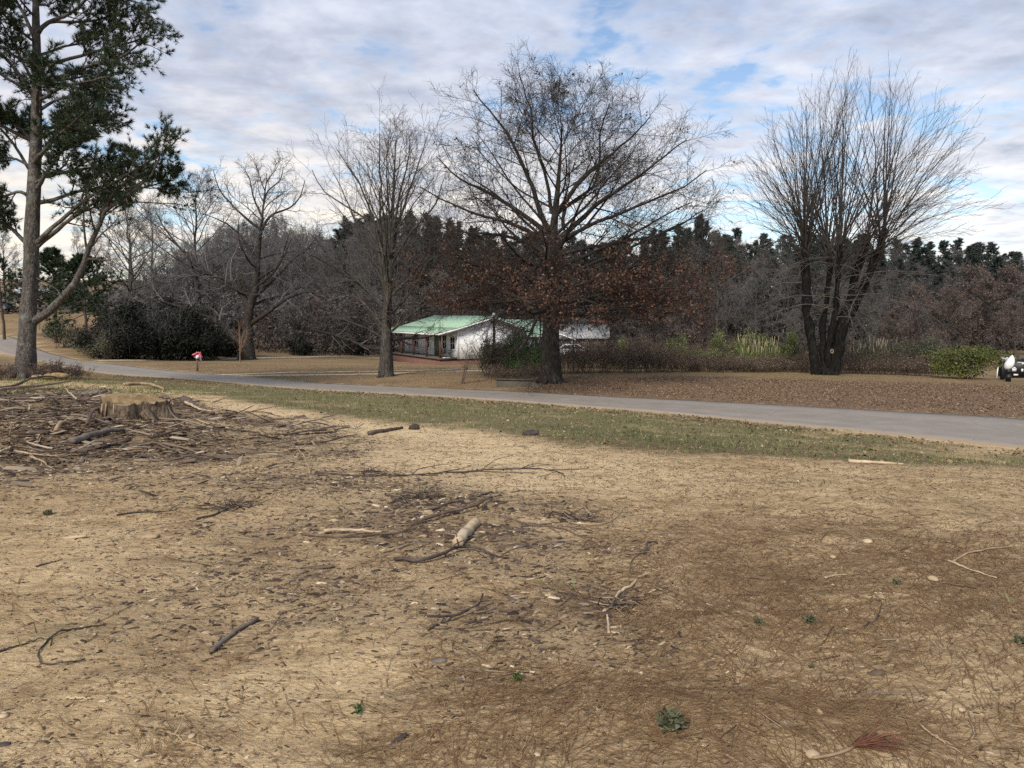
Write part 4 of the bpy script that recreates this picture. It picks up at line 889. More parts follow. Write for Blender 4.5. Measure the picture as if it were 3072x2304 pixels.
    put(pine_proto(9.5, .6, 3.6, 48, 0, 'needles', .035, .40, .02, 15), 9.5, 170, 84, 755, 'pine_tree', 'pine with flat dark crown seen past the low forked limb', None, 1.1)
    put(pine_proto(9.5, .5, 3.0, 30, 0, 'needles', .03, .36), 9.5, 15, 90, 770, 'pine_tree', 'dark pine at the left picture edge behind the big pine', None)
    # dense brushwood that fills the wood between the trunks
    n = 58000; x = rng.uniform(-300, 3400, n); Y = rng.uniform(128, 150, n); lim = top_row(x) + 45 + 40 * fbm(x / 60., Y / 9., 3); y = lim + rng.random(n) ** .8 * (1085 - lim); u, b_, c = ray(x, y)
    P = np.stack([u * Y / b_, Y, EYE + c * Y / b_], 1); keep = (x > 420) | (y > 845); xk = x[keep]; P = P[keep]
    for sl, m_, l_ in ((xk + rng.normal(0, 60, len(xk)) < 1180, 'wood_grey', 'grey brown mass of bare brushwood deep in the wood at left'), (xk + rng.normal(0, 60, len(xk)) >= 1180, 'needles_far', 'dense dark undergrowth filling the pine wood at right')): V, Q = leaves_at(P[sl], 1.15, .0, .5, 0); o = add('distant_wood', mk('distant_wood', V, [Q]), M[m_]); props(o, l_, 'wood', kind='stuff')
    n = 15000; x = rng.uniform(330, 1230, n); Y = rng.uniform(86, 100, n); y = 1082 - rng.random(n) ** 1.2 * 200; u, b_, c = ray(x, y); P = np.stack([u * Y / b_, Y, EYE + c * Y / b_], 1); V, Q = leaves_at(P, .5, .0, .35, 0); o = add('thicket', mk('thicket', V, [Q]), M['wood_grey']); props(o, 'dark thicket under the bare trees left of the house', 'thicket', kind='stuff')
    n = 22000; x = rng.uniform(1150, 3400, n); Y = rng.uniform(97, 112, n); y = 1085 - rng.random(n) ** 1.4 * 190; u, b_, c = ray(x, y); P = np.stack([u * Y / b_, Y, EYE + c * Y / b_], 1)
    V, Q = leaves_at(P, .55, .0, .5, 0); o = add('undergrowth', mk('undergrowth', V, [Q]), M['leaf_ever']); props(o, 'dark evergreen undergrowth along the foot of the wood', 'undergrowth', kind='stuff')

def build_shrubs():
    ev = [shrub_proto(4.6, 5.2, 'leaf_ever', 5200, .26, 12, 'twig_wood', 14), shrub_proto(4.2, 4.6, 'leaf_ever', 4600, .26, 12, 'twig_wood', 13)]
    for i, (x, Y, s) in enumerate(((300, 67, .75), (352, 66, .85), (412, 67, .95), (475, 68, 1.0), (535, 69, 1.0), (590, 70, .95), (640, 72, .85), (690, 78, .9), (380, 73, 1.05), (450, 74, 1.15), (520, 75, 1.2), (600, 77, 1.15), (665, 82, .8), (900, 86, .6), (1060, 88, .6))):
        plant(ev[i % 2], 'evergreen_shrub', 'dark evergreen bush in the thicket at the lawn edge' if i < 13 else 'dark bush in the shade of the wood left of the house', 'bush', foot(x, Y), (s * .95, s * .95, s), i * 1.3, 'dark thicket at the lawn edge' if i < 13 else 'bushes left of the house')
    ol = shrub_proto(4.0, 3.2, 'leaf_olive', 3600, .16, 12, 'twig_brush', 11)
    plant(ol, 'shrub', 'olive green bush on the bank past the big pine trunk', 'bush', foot(195, 78), (1.0, 1, 1.05), 0)
    plant(ol, 'shrub', 'low olive bush at the foot of the thin trunked pine', 'bush', foot(268, 69), (.75, .75, .75), 2)
    plant(ol, 'shrub', 'grey green bush on the bank in front of the thin pine trunk', 'bush', foot(322, 65), (.7, .7, .85), 4)
    # young pines in front of the house
    yp = shrub_proto(2.3, 2.7, 'needles_young', 5400, .22, 8, 'twig_brush', 12, .45, True)
    plant(yp, 'young_pine', 'bright green young pine bush left of the oak trunk', 'bush', foot(1568, 45), (.95, .95, .98), .3)
    plant(yp, 'young_pine', 'green young pine bush touching the oak trunk', 'bush', foot(1612, 44), (.72, .72, .85), 2.0)
    plant(yp, 'young_pine', 'green young pine in front of the taller bright green one', 'bush', foot(1530, 43.5), (.7, .7, .7), 4.0)
    gp = shrub_proto(1.5, 2.6, 'leaf_olive', 3000, .13, 8, 'twig_brush', 9, .5, True)
    plant(gp, 'young_pine', 'thin grey green young pine at the end of the drive', 'bush', foot(1462, 43), (.8, .8, .95), 1.0)
    plant(gp, 'young_pine', 'grey green young pine second from the drive', 'bush', foot(1500, 43.5), (.75, .75, .85), 3.0)
    br = [brush_proto(2.4, 1.6), brush_proto(2.6, 1.9, 52), brush_proto(2.2, 1.4, 44, 'leaf_dry', 8, .07)]
    for i, x in enumerate(np.arange(1478, 1640, 30)):
        plant(br[i % 3], 'dry_brush', 'dry brown weeds around the young pines', 'weeds', foot(x + rng.uniform(-8, 8), 41.5 + rng.uniform(-.6, 1)), (.55, .55, .42), i * 2.1, 'weeds round the young pines')
    for i, x in enumerate(np.arange(1690, 2790, 34)):
        if 2440 < x < 2520: continue
        Y = np.interp(x, [1690, 2000, 2800], [46.5, 50, 48]) + rng.uniform(-.8, .8); s = np.interp(x, [1690, 1760, 1850, 2000, 2250, 2600, 2800], [1.05, 1.2, 1.1, .95, .66, .75, .8]) * rng.uniform(.85, 1.1)
        plant(br[i % 3], 'dry_brush', 'dry brown weeds at the litter edge ' + where(x), 'weeds', foot(x, Y), (.95, .95, s), i * 1.7, 'weeds along the far edge of the leaf litter')
    for i, x in enumerate(np.arange(1720, 2800, 44)):
        plant(br[(i + 1) % 3], 'dry_brush', 'tall dry weeds of the rear row ' + where(x), 'weeds', foot(x + rng.uniform(-12, 12), 56.5 + rng.uniform(-1, 1)), (1.2, 1.1, rng.uniform(1.0, 1.35)), i * 1.1, 'tall weeds before the wood')
    pv = [shrub_proto(2.6, 2.7, 'leaf_privet', 3600, .115, 12, 'twig_brush', 11), shrub_proto(2.9, 2.5, 'leaf_privet', 3800, .115, 12, 'twig_brush', 12)]
    for i, (x, Y, s) in enumerate(((1862, 54, .72), (1960, 53, .66), (2030, 53.5, .85), (2085, 52.5, .95), (2160, 53, 1.1), (2215, 54, 1.15), (2265, 53, 1.12), (2320, 54, 1.05), (2370, 54.5, 1.0))):
        plant(pv[i % 2], 'shrub', 'green leafy bush of the row before the pine wood', 'bush', foot(x, Y), (s * rng.uniform(.6, .85), s * .8, s * rng.uniform(.85, 1.2)), i * 2.3, 'green bushes before the wood')
    for i, (x, Y, s) in enumerate(((2590, 56, .7), (2680, 56, .75), (2760, 53, .82), (2800, 52, .9), (2845, 54, .75))):
        plant(ol, 'shrub', 'grey olive bush in the weeds right of the black stemmed tree', 'bush', foot(x, Y), (s * .75, s * .75, s * .9), i * 1.9, 'olive bushes at right')
    # tall yellow reeds
    for (x0, x1, Y, n, grpname) in ((2225, 2335, 51.2, 105, 'clump of tall pale reeds before the green bushes'), (2545, 2680, 55, 70, 'thin pale reeds right of the black stemmed tree')):
        c = foot((x0 + x1) / 2, Y); root = thing('reed_clump', grpname, 'reeds', c); xs = rng.uniform(x0, x1, n); b = np.array([foot(x, Y + rng.uniform(-.7, .7)) for x in xs])
        L = rng.uniform(.7, 2.5, n); S = sweep(b - [0, 0, .05], nrm(np.stack([rng.normal(0, .08, n), rng.normal(0, .08, n), np.ones(n)], 1)), L, 6, 0, .03); SR = np.full((n, 6), .012)
        H_ = np.stack([S[:, -2], (S[:, -2] + S[:, -1]) / 2, S[:, -1], S[:, -1] + [0, 0, .12]], 1); HR = np.array([[.010, .022, .018, .006]]).repeat(n, 0)
        tree_part('stalks', join([tubes(S, SR, 3)]), M['leaf_privet'], root, c); tree_part('seed_heads', join([tubes(H_, HR, 5)]), M['stalk'], root, c)
        if n > 100:
            idx = np.repeat(np.arange(n), 8); p, _, _ = pl_eval(S, SR, idx, rng.uniform(0, .7, len(idx))); dd = nrm(np.c_[rng.normal(0, .3, (len(p), 2)), np.ones(len(p))]); l = rng.uniform(.5, 1.0, len(p))[:, None]; sd = np.c_[rng.normal(0, .015, (len(p), 2)), np.zeros(len(p))]
            tree_part('blades', (np.stack([p - sd, p + sd, p + dd * l], 1).reshape(-1, 3), [np.arange(len(p) * 3).reshape(-1, 3)]), M['leaf_privet'], root, c)
    rb = shrub_proto(3.5, 1.95, 'leaf_bush', 9000, .10, 16, 'twig_brush', 22, .6)
    plant(rb, 'round_bush', 'round yellow green bush standing alone at the litter edge', 'bush', foot(2900, 43.5), (1.12, 1.12, 1.08), .4)
    # twiggy growth round the big pine's foot
    pb = brush_proto(1.8, 1.1, 40, 'leaf_rust', 6, .08)
    for x, Y, s, l in ((165, 33.2, .75, 'twiggy brown bush at the right foot of the big pine'), (225, 33.8, .6, 'low twiggy bush between big pine and road'), (4, 31.0, .6, 'brown bush at the left picture edge beside the big pine'), (118, 32.3, .6, 'brown weeds growing against the big pine trunk')):
        plant(pb, 'shrub', l, 'bush', foot(x, Y), (s, s, s), x * .1)
# ------------------------------------------------------------------ house and yard
def window(parent, x0, x1, z0, z1, axis, c, out, mull=True):
    """framed window in a wall; axis 'x' or 'y' is the wall's direction, c its plane, out the outward sign"""
    def bx(mb, a0, a1, b0, b1, d0, d1):
        lo, hi = sorted((c + out * d0, c + out * d1))
        if axis == 'x': mb.box((a0, lo, b0), (a1, hi, b1))
        else: mb.box((lo, a0, b0), (hi, a1, b1))
    fr = MB(); w = .09
    bx(fr, x0 - w, x0, z0 - w, z1 + w, 0, .06); bx(fr, x1, x1 + w, z0 - w, z1 + w, 0, .06); bx(fr, x0, x1, z1, z1 + w, 0, .058); bx(fr, x0, x1, z0 - w, z0, 0, .075)
    if mull: zm = (z0 + z1) / 2; bx(fr, x0, x1, zm - .025, zm + .025, .012, .045); xm = (x0 + x1) / 2; bx(fr, xm - .015, xm + .015, z0, z1, .012, .038)
    f = fr.build('window', M['trim_white'], parent); g = MB(); bx(g, x0, x1, z0, z1, .003, .012); g.build('pane', M['glass_dark'], f); return f
def ribbed_roof(name, p, m, parent, n=26, th=.05, rib=.035):
    """sheet metal slope: p = four corners eave0, eave1, ridge1, ridge0; ribs run from eave to ridge"""
    p = np.asarray(p, float); mb = MB(); nn = np.cross(p[1] - p[0], p[3] - p[0]); nn = nn / np.linalg.norm(nn); nn = nn if nn[2] > 0 else -nn
    mb.slab(p, nn * th); o = mb.build(name, m, parent); rb = MB()
    for k in range(n + 1):
        f = k / n; a = p[0] + (p[1] - p[0]) * f; b = p[3] + (p[2] - p[3]) * f; t = (p[1] - p[0]) / np.linalg.norm(p[1] - p[0]) * .018
        rb.slab([a - t + nn * th, a + t + nn * th, b + t + nn * th, b - t + nn * th], nn * rib)
    rb.build('rib', m, o); return o
def build_house():
    c0 = at(1318, 1094, 66.0); c0[2] = float(hg(c0[0], c0[1])) - .05
    H = thing('house', 'white single storey house with green metal roof and front porch', 'house', c0, radians(30))
    FL, W, Ln, BX = .60, 8.6, 12.0, 1.75; e_w = 3.15; rz, rx = 4.15, 5.2
    f = MB(); f.box((.12, .12, -.9), (W - .03, Ln - .1, FL - .12)); f.build('foundation', M['brickwork'], H)
    d = MB(); d.box((0, 0, FL - .12), (BX, Ln, FL)); d.build('porch_floor', M['concrete'], H)
    w = MB()                                                     # gable walls (prisms) and long walls
    for y0, y1 in ((.0, .14), (Ln - .14, Ln)):
        w.slab([(BX, y0, FL - .12), (W, y0, FL - .12), (W, y0, 2.95), (rx, y0, rz - .06), (BX, y0, e_w)], (0, y1 - y0, 0))
    w.box((BX, .14, FL - .12), (BX + .14, Ln - .14, e_w - .03)); w.box((W - .14, .14, FL - .12), (W, Ln - .14, 2.9)); w.build('wall', M['siding'], H)
    tr = MB(); tr.box((4.15, -.10, FL - .1), (4.62, -.004, 3.70)); tr.box((BX - .02, -.03, FL - .1), (BX + .12, -.003, 3.12)); tr.box((W - .12, -.03, FL - .1), (W + .02, -.003, 2.9)); tr.build('corner_board', M['trim_white'], H)
    R1 = ribbed_roof('roof', [(BX - .1, -.45, e_w), (BX - .1, Ln + .4, e_w), (rx, Ln + .4, rz), (rx, -.45, rz)], M['roof_green'], H, 22)
    R2 = ribbed_roof('roof', [(W + .4, -.45, 2.84), (W + .4, Ln + .4, 2.84), (rx + .01, Ln + .4, rz), (rx + .01, -.45, rz)], M['roof_green'], H, 22)
    R3 = ribbed_roof('porch_roof', [(-.35, -.45, 2.72), (-.35, Ln + .4, 2.72), (BX - .12, Ln + .4, e_w - .01), (BX - .12, -.45, e_w - .01)], M['roof_green'], H, 22)
    ft = MB(); ft.box((-.37, -.44, 2.58), (-.32, Ln + .39, 2.70))
    ft.slab([(-.36, -.47, 2.56), (-.36, -.47, 2.72), (BX - .1, -.47, e_w), (rx, -.47, rz), (W + .4, -.47, 2.84), (W + .4, -.47, 2.68), (rx, -.47, rz - .17), (BX - .1, -.47, e_w - .16)], (0, .035, 0)); ft.build('fascia', M['trim_white'], H)
    for y in (.18, 3.1, 6.1, 9.0, 11.7):
        p = MB(); p.box((.10, y - .08, FL), (.26, y + .08, 2.70)); p.build('porch_post', M['post_red'], H)
    for y0, y1, z0, z1 in ((.5, 1.35, 1.3, 2.35), (2.2, 3.0, 1.3, 2.5), (5.9, 6.7, 1.3, 2.4), (8.6, 9.4, 1.3, 2.4)): window(H, y0, y1, z0, z1, 'y', BX, -1)
    dr = MB(); dr.box((BX - .05, 3.9, FL + .01), (BX - .004, 4.8, 2.68)); D = dr.build('door', M['door_green'], H)
    k = MB(); k.tube([(BX - .06, 4.72, 1.6), (BX - .12, 4.72, 1.6)], .03, 8); k.build('door_handle', M['grey_metal'], D)
    ch = MB(); ch.box((.35, .25, FL), (1.2, .33, FL + .06)); ch.build('porch_edge', M['trim_white'], H)
    # rear wing
    x0, x1, y0, y1 = W + .01, 14.6, 5.0, 10.0
    wf = MB(); wf.box((x0, y0, -1.2), (x1, y1, .30)); wf.build('wing_foundation', M['brickwork'], H)
    ww = MB(); ww.box((x0, y0 - .01, .30), (x1, y0 + .13, 2.28)); ww.box((x0, y1 - .13, .30), (x1, y1, 2.28)); ww.slab([(x1 - .13, y0 + .14, .30), (x1 - .13, y1 - .14, .30), (x1 - .13, y1 - .14, 2.3), (x1 - .13, 7.5, 3.62), (x1 - .13, y0 + .14, 2.3)], (.13, 0, 0)); ww.build('wing_wall', M['siding'], H)
    ribbed_roof('wing_roof', [(x0 + .45, y0 - .45, 2.24), (x1 + .35, y0 - .45, 2.24), (x1 + .35, 7.5, 3.78), (x0 - 1.5, 7.5, 3.78)], M['roof_green'], H, 12)
    ribbed_roof('wing_roof', [(x0 + .45, y1 + .45, 2.24), (x1 + .35, y1 + .45, 2.24), (x1 + .35, 7.51, 3.78), (x0 - 1.5, 7.51, 3.78)], M['roof_green'], H, 12)
    fs = MB(); fs.box((x0 + .45, y0 - .49, 2.12), (x1 + .35, y0 - .455, 2.25)); fs.build('wing_fascia', M['trim_white'], H)
    window(H, 10.9, 11.7, .95, 2.05, 'x', y0 - .01, -1); window(H, 12.3, 13.0, .95, 2.05, 'x', y0 - .01, -1)
    # two porch chairs
    from mathutils import Matrix
    for i, (lx, ly, rot, l) in enumerate(((.85, 1.15, 1.8, 'dark porch chair beside the house wall, left of two'), (.95, .35, 1.4, 'dark porch chair at the porch corner, right of two'))):
        wl = Matrix.Rotation(radians(30), 4, 'Z') @ Vector((lx, ly, FL)); loc = Vector(c0) + wl
        cth = thing('porch_chair', l, 'chair', loc, radians(30) + rot, 'porch chairs')
        s = MB(); s.box((-.25, -.25, .40), (.25, .25, .46)); s.build('seat', M['wicker'], cth)
        b = MB(); a = np.linspace(0, pi, 9); b.slab([(.26 * cos(q), .22, .5 + .45 * sin(q)) for q in a], (0, .05, 0)); b.build('backrest', M['wicker'], cth)
        for sx in (-.22, .22):
            for sy in (-.22, .22): g = MB(); g.tube([(sx, sy, 0), (sx * .95, sy * .95, .40)], .02, 6); g.build('leg', M['wicker'], cth)
            g = MB(); g.tube([(sx * 1.15, -.22, .44), (sx * 1.2, -.2, .64), (sx * 1.2, .2, .66)], .018, 6); g.build('armrest', M['wicker'], cth)
    return H
def build_outbuildings():
    b = foot(1668, 80); T = thing('carport', 'white gabled carport behind the oak trunk', 'carport', b, radians(6))
    for x in (-1.7, 1.7):
        for y in (0, 5.0): p = MB(); p.box((x - .05, y - .05, -.2), (x + .05, y + .05, 2.0)); p.build('post', M['white_paint'], T)
    for s in (-1, 1):
        r = MB(); r.slab([(0, -.3, 2.62), (s * 2.0, -.3, 1.92), (s * 2.0, 5.4, 1.92), (0, 5.4, 2.62)], (0, 0, .05)); r.build('roof', M['roof_white'], T)
        r = MB(); r.slab([(s * .02, -.34, 2.66), (s * 2.02, -.34, 1.97), (s * 2.02, -.34, 1.82), (s * .02, -.34, 2.51)], (0, .03, 0)); r.build('bargeboard', M['white_paint'], T)
    car('parked_car', 'white car parked under the carport behind the oak', foot(1702, 78.5), radians(8), 'car_white')
    b = foot(1742, 90); S = thing('shed', 'long grey boarded shed with pale metal roof behind the oak', 'shed', b, radians(-4))
    for k in range(22):
        x = -2.9 + k * .266; w = MB(); w.box((x, 0 - .01 * (k % 2), -.3), (x + .255, .06, 1.75)); w.build('wall_board', M['wood_mauve'], S)
    w = MB(); w.box((-2.9, .08, -.3), (2.95, 4.4, 1.7)); w.build('wall', M['wood_mauve'], S)
    ribbed_roof('roof', [(-3.3, -.4, 1.72), (3.35, -.4, 1.72), (3.35, 2.3, 3.3), (-3.3, 2.3, 3.3)], M['roof_white'], S, 12); ribbed_roof('roof', [(-3.3, 5.0, 1.72), (3.35, 5.0, 1.72), (3.35, 2.31, 3.3), (-3.3, 2.31, 3.3)], M['roof_white'], S, 12)
    # far left, on the rise
    b = foot(150, 142); Hh = thing('cottage', 'pale low cottage half hidden by pines on the rise at left', 'house', b, radians(20))
    w = MB(); w.box((-5, 0, -.5), (5, 4, 2.5)); w.build('wall', M['tan_wall'], Hh)
    ribbed_roof('roof', [(-5.4, -.5, 2.4), (5.4, -.5, 2.4), (5.4, 2, 3.6), (-5.4, 2, 3.6)], M['tin_grey'], Hh, 10); ribbed_roof('roof', [(-5.4, 4.5, 2.4), (5.4, 4.5, 2.4), (5.4, 2.01, 3.6), (-5.4, 2.01, 3.6)], M['tin_grey'], Hh, 10)
    for x in (-3.4, 0, 3): window(Hh, x, x + .9, 1.0, 2.0, 'x', 0, -1)
    car('parked_car', 'dark car parked on the rise at the left picture edge', foot(-2, 133), radians(4), 'car_dark')
def car(name, label, loc, rz, paint):
    c = thing(name, label, 'car', loc, rz)
    prof = [(-2.2, .35), (-2.25, .75), (-2.1, .95), (-1.25, 1.02), (-.55, 1.46), (.9, 1.5), (1.75, 1.08), (2.15, 1.0), (2.25, .6), (2.2, .35)]
    b = MB(); b.slab([(x, -.85, z) for x, z in prof], (0, 1.7, 0)); b.build('body', M[paint], c)
    for s in (-1, 1):
        g = MB(); y = s * .855; g.slab([(-.98, y, 1.06), (-.48, y, 1.38), (.15, y, 1.41), (.15, y, 1.06)], (0, s * .008, 0)); g.build('side_window', M['glass_dark'], c)
        g = MB(); g.slab([(.24, y, 1.06), (.24, y, 1.41), (.85, y, 1.42), (1.4, y, 1.10)], (0, s * .008, 0)); g.build('side_window', M['glass_dark'], c)
        for x in (-1.38, 1.38):
            w = MB(); w.lathe([(.2, -.10), (.31, -.09), (.33, 0), (.31, .09), (.2, .10)], (x, s * .78, .33), 18, 'y'); W_ = w.build('wheel', M['tyre'], c); h = MB(); h.lathe([(.17, -.012), (.19, 0), (.17, .012)], (x, s * .892, .33), 14, 'y'); h.build('rim', M['grey_metal'], W_)
        h = MB(); h.box((-2.262, s * .6 - .2, .68), (-2.20, s * .6 + .2, .82)); h.build('headlight', M['lamp_glass'], c); h = MB(); h.box((2.17, s * .62 - .16, .78), (2.24, s * .62 + .16, .95)); h.build('tail_light', M['tail_red'], c)
    g = MB(); g.slab([(-1.24, -.7, 1.05), (-1.24, .7, 1.05), (-.60, .66, 1.45), (-.60, -.66, 1.45)], (-.012, 0, .012)); g.build('windscreen', M['glass_dark'], c)
    return c
def build_yard():
    b = foot(1482, 64.0); p = thing('light_pole', 'black wooden yard light pole in front of the white gable wall', 'lamp post', b)
    m = MB(); m.tube([(0, 0, -.3), (.01, 0, 3.5), (0, 0, 7.05)], [.13, .115, .095], 12); m.build('pole', M['creosote'], p, True)
    a = MB(); a.tube([(0, -.05, 6.75), (-.1, -.30, 6.92), (-.14, -.5, 6.86)], .025, 8); a.build('arm', M['grey_metal'], p)
    l = MB(); l.lathe([(.05, .12), (.13, .10), (.15, -.02), (.15, -.06)], (-.15, -.55, 6.82), 14); L = l.build('lamp_head', M['grey_metal'], p); l = MB(); l.lathe([(.14, -.06), (.15, -.16), (.11, -.28), (.04, -.32)], (-.15, -.55, 6.82), 14); l.build('lens', M['lamp_glass'], L, True)
    g = MB(); g.box((-.13, -.19, 4.0), (.13, -.12, 4.35)); g.build('meter_box', M['grey_metal'], p)
    # mailbox with the bow
    b = foot(590, 50.0); T = thing('mailbox', 'mailbox on a wooden post with a pink and white bow by the road', 'mailbox', b, radians(35))
    m = MB(); m.box((-.05, -.05, -.2), (.05, .05, .82)); m.build('post', M['wood_brown'], T)
    q = [(-.09, 0), (-.09, .12)] + [(.09 * cos(a), .12 + .09 * sin(a)) for a in np.linspace(pi, 0, 9)] + [(.09, 0)]
    m = MB(); m.slab([(x, -.26, .83 + z) for x, z in q], (0, .5, 0)); m.build('box', M['bow_white'], T)
    bw = MB()
    for k in range(10):
        a = k * 2 * pi / 10 + rng.uniform(-.2, .2); r = rng.uniform(.22, .33); c = np.array([0.03, -.05, 1.08]); tdir = np.array([cos(a), .3 * sin(a * 2), sin(a) * .8])
        s = np.linspace(0, 1, 9); lp = [c + tdir * r * sin(pi * q_) + np.array([0, .07 * sin(2 * pi * q_), .04 * cos(2 * pi * q_)]) for q_ in s]; bw.tube(lp, [.03, .04, .045, .045, .04, .045, .045, .04, .03], 5)
    B_ = bw.build('bow', M['bow_pink'], T)
    for dx in (.10, .17):
        r = MB(); r.slab([(dx - .04, -.10, 1.02), (dx + .04, -.10, 1.02), (dx + .09, -.14, .62), (dx, -.13, .60)], (0, .008, 0)); r.build('ribbon_tail', M['bow_pink'] if dx < .15 else M['bow_white'], B_)
    # right: bagged post, small mailbox and black bin
    b = foot(3030, 41.0); T = thing('bagged_post', 'black post with a white plastic bag tied over its top', 'post', b)
    m = MB(); m.lathe([(.13, -.1), (.13, .18), (.16, .20), (.16, .30), (.12, .32), (.12, .50), (.17, .52), (.17, .60), (.13, .62), (.13, .80), (.10, .95)], (0, 0, 0), 14); m.build('post', M['black_plastic'], T)
    n, k = 16, 10; V = []
    for i in range(k + 1):
        s = i / k; r = .29 * sin(pi * min(s * .93 + .09, 1)) ** .7 * (1 - .35 * s); 
        for j in range(n): a = j * 2 * pi / n; rr = r * (1 + .06 * sin(5 * a + 3 * s) + rng.normal(0, .02)); V.append((rr * cos(a) + .20 * (s - .25), rr * .8 * sin(a), .66 + .78 * s))
    Fc = [(i * n + j, i * n + (j + 1) % n, (i + 1) * n + (j + 1) % n, (i + 1) * n + j) for i in range(k) for j in range(n)]
    bb = MB(); bb.raw(V, Fc + [tuple(range(n))[::-1], tuple(k * n + j for j in range(n))]); bb.build('bag', M['bag_white'], T, True)
    b = foot(3013, 44.0); T = thing('mailbox', 'small grey mailbox on a dark post at the right picture edge', 'mailbox', b, .2)
    m = MB(); m.box((-.12, -.06, -.2), (.10, .06, 1.10)); m.build('post', M['black_plastic'], T); m = MB(); m.slab([(x * .9, -.24, 1.10 + z) for x, z in q], (0, .46, 0)); m.build('box', M['tin_grey'], T); fl = MB(); fl.box((.085, -.1, 1.18), (.10, -.06, 1.34)); fl.build('flag', M['tail_red'], T)
    b = foot(3078, 46.5); T = thing('waste_container', 'black box container with white stickers at the right picture edge', 'container', b, radians(-6))
    m = MB(); m.slab([(-1.05, 0, .05), (1.2, 0, .05), (1.3, 0, 1.12), (-.98, 0, 1.12)], (0, 1.1, 0)); Bd = m.build('body', M['black_plastic'], T)
    m = MB(); m.box((-1.06, -.05, 1.12), (1.38, 1.15, 1.17)); m.build('rim', M['black_metal'], T)
    for x, z, w, h in ((-.45, .92, .30, .05), (-.72, .40, .24, .20), (-.20, .82, .15, .13), (-.20, .38, .12, .18), (-.62, .14, .26, .10), (.2, .5, .2, .16), (.05, .95, .1, .08)):
        m = MB(); m.box((x, -.012, z), (x + w, -.002, z + h)); m.build('sticker', M['sticker'], T)
    m = MB(); m.box((-.66, -.02, .56), (-.54, -.013, .66)); m.build('sticker', M['sticker'], T)
    b = foot(2996, 46); T = thing('marker_stake', 'white slanted marker stake between round bush and bagged post', 'stake', b); m = MB(); m.slab([(-.04, 0, -.1), (.02, 0, -.1), (.06, 0, .62), (.03, 0, .72), (-.01, 0, .6)], (0, .02, 0)); m.build('board', M['white_paint'], T)
    # concrete culvert wall beside the road
    b = foot(1545, 36.6); T = thing('culvert_wall', 'low weathered concrete culvert wall at the road edge left of the oak', 'wall', b, radians(-14))
    m = MB(); m.box((-.92, 0, -.5), (.80, .22, .32)); m.build('wall', M['concrete'], T); m = MB(); m.box((-.97, -.05, .323), (.85, .27, .38)); m.build('coping', M['concrete'], T); m = MB(); m.box((.60, .225, -.3), (.80, 1.3, .28)); m.build('side_wall', M['concrete'], T)
    m = MB(); m.slab([(.805, -.02, -.4), (1.5, -.1, -.4), (1.35, -.08, .02), (.805, -.01, .28)], (0, .3, 0)); m.build('wing_wall', M['concrete'], T)
    # fallen trunk left of the house
    P, R = traced([([(930, 985), (1000, 1005), (1060, 1027), (1120, 1046), (1180, 1048)], .10, .22, 0)], 79.0, 14); P[0, :, 2] = np.maximum(P[0, :, 2], hg(P[0, :, 0], P[0, :, 1]) + .1); B = P[0, -1].copy()
    T = thing('fallen_tree', 'dark fallen tree trunk leaning left of the house', 'fallen tree', B); tree_part('trunk', join([tubes(P, R, 10)]), M['bark_oak'], T, B, True); A, AR, _ = grow(P, R, 12, 0, .7, (30, 70), .3, 6, .02, .12, .5, .015, .02, .2, .6); A2, AR2, _ = grow(A, AR, 5, .2, 1, (30, 60), .45, 4, .0, .12, .6, .01, .012, .2, .4); tree_part('branches', join([tubes(A, AR, 5), tubes(A2, AR2, 3)]), M['twig_grey'], T, B)
    # two birds
    for x, y, Y, l in ((1430, 287, 60, 'tiny dark bird in the sky left of the oak crown'), (1912, 236, 70, 'tiny dark bird in the sky right of the oak crown')):
        p = at(x, y, Y); T = thing('bird', l, 'bird', p, rng.uniform(0, 3)); m = MB(); m.tube([(-.16, 0, 0), (-.08, 0, .01), (.05, 0, .015), (.13, 0, .03), (.17, 0, .02)], [.008, .035, .04, .025, .006], 8); m.build('body', M['bird_black'], T, True)
        for s in (-1, 1): m = MB(); m.slab([(.05, 0, .02), (-.06, 0, .02), (-.08, s * .16, .07), (-.04, s * .26, .05), (.03, s * .15, .08)], (0, 0, .006)); m.build('wing', M['bird_black'], T)
# ------------------------------------------------------------------ road, tracks
def strip(name, A, B_, m, lift, cols=7, skirt=.12, attr=False, crown=0.0):
    n = len(A); s = np.linspace(0, 1, cols); P = A[:, None, :2] * (1 - s)[None, :, None] + B_[:, None, :2] * s[None, :, None]
    Z = hg(P[..., 0], P[..., 1]) + lift + crown * (1 - (2 * s - 1) ** 2)[None]
    V = np.concatenate([P, Z[..., None]], -1); lo = V[:, [0, -1]].copy(); lo[..., 2] -= skirt
    V = np.concatenate([lo[:, :1], V, lo[:, 1:]], 1); c = cols + 2
    i = np.arange(n - 1)[:, None] * c; j = np.arange(c - 1)[None]; Q = np.stack([i + j, i + c + j, i + c + j + 1, i + j + 1], -1).reshape(-1, 4)
    me = mk(name, V.reshape(-1, 3), Q, True)
    if attr: a = me.attributes.new('across', 'FLOAT', 'POINT'); w = np.concatenate([[-1], 2 * s - 1, [1]]); a.data.foreach_set('value', np.tile(w, n).astype(np.float32))
    return props(add(name, me, m), kind='structure')
def px_strip(name, pts, width, m, lift, n=80):
    P = resample(gpoly(pts), n); T = np.gradient(P[:, :2], axis=0); T /= np.linalg.norm(T, axis=1)[:, None]; Nn = np.stack([-T[:, 1], T[:, 0]], 1) * width / 2
    wob = (1 + .25 * (fbm(np.arange(n) * .3, np.zeros(n), 3) - .5))[:, None]; A = P.copy(); B_ = P.copy(); A[:, :2] += Nn * wob; B_[:, :2] -= Nn * wob
    return strip(name, A, B_, m, lift, 3, .05)
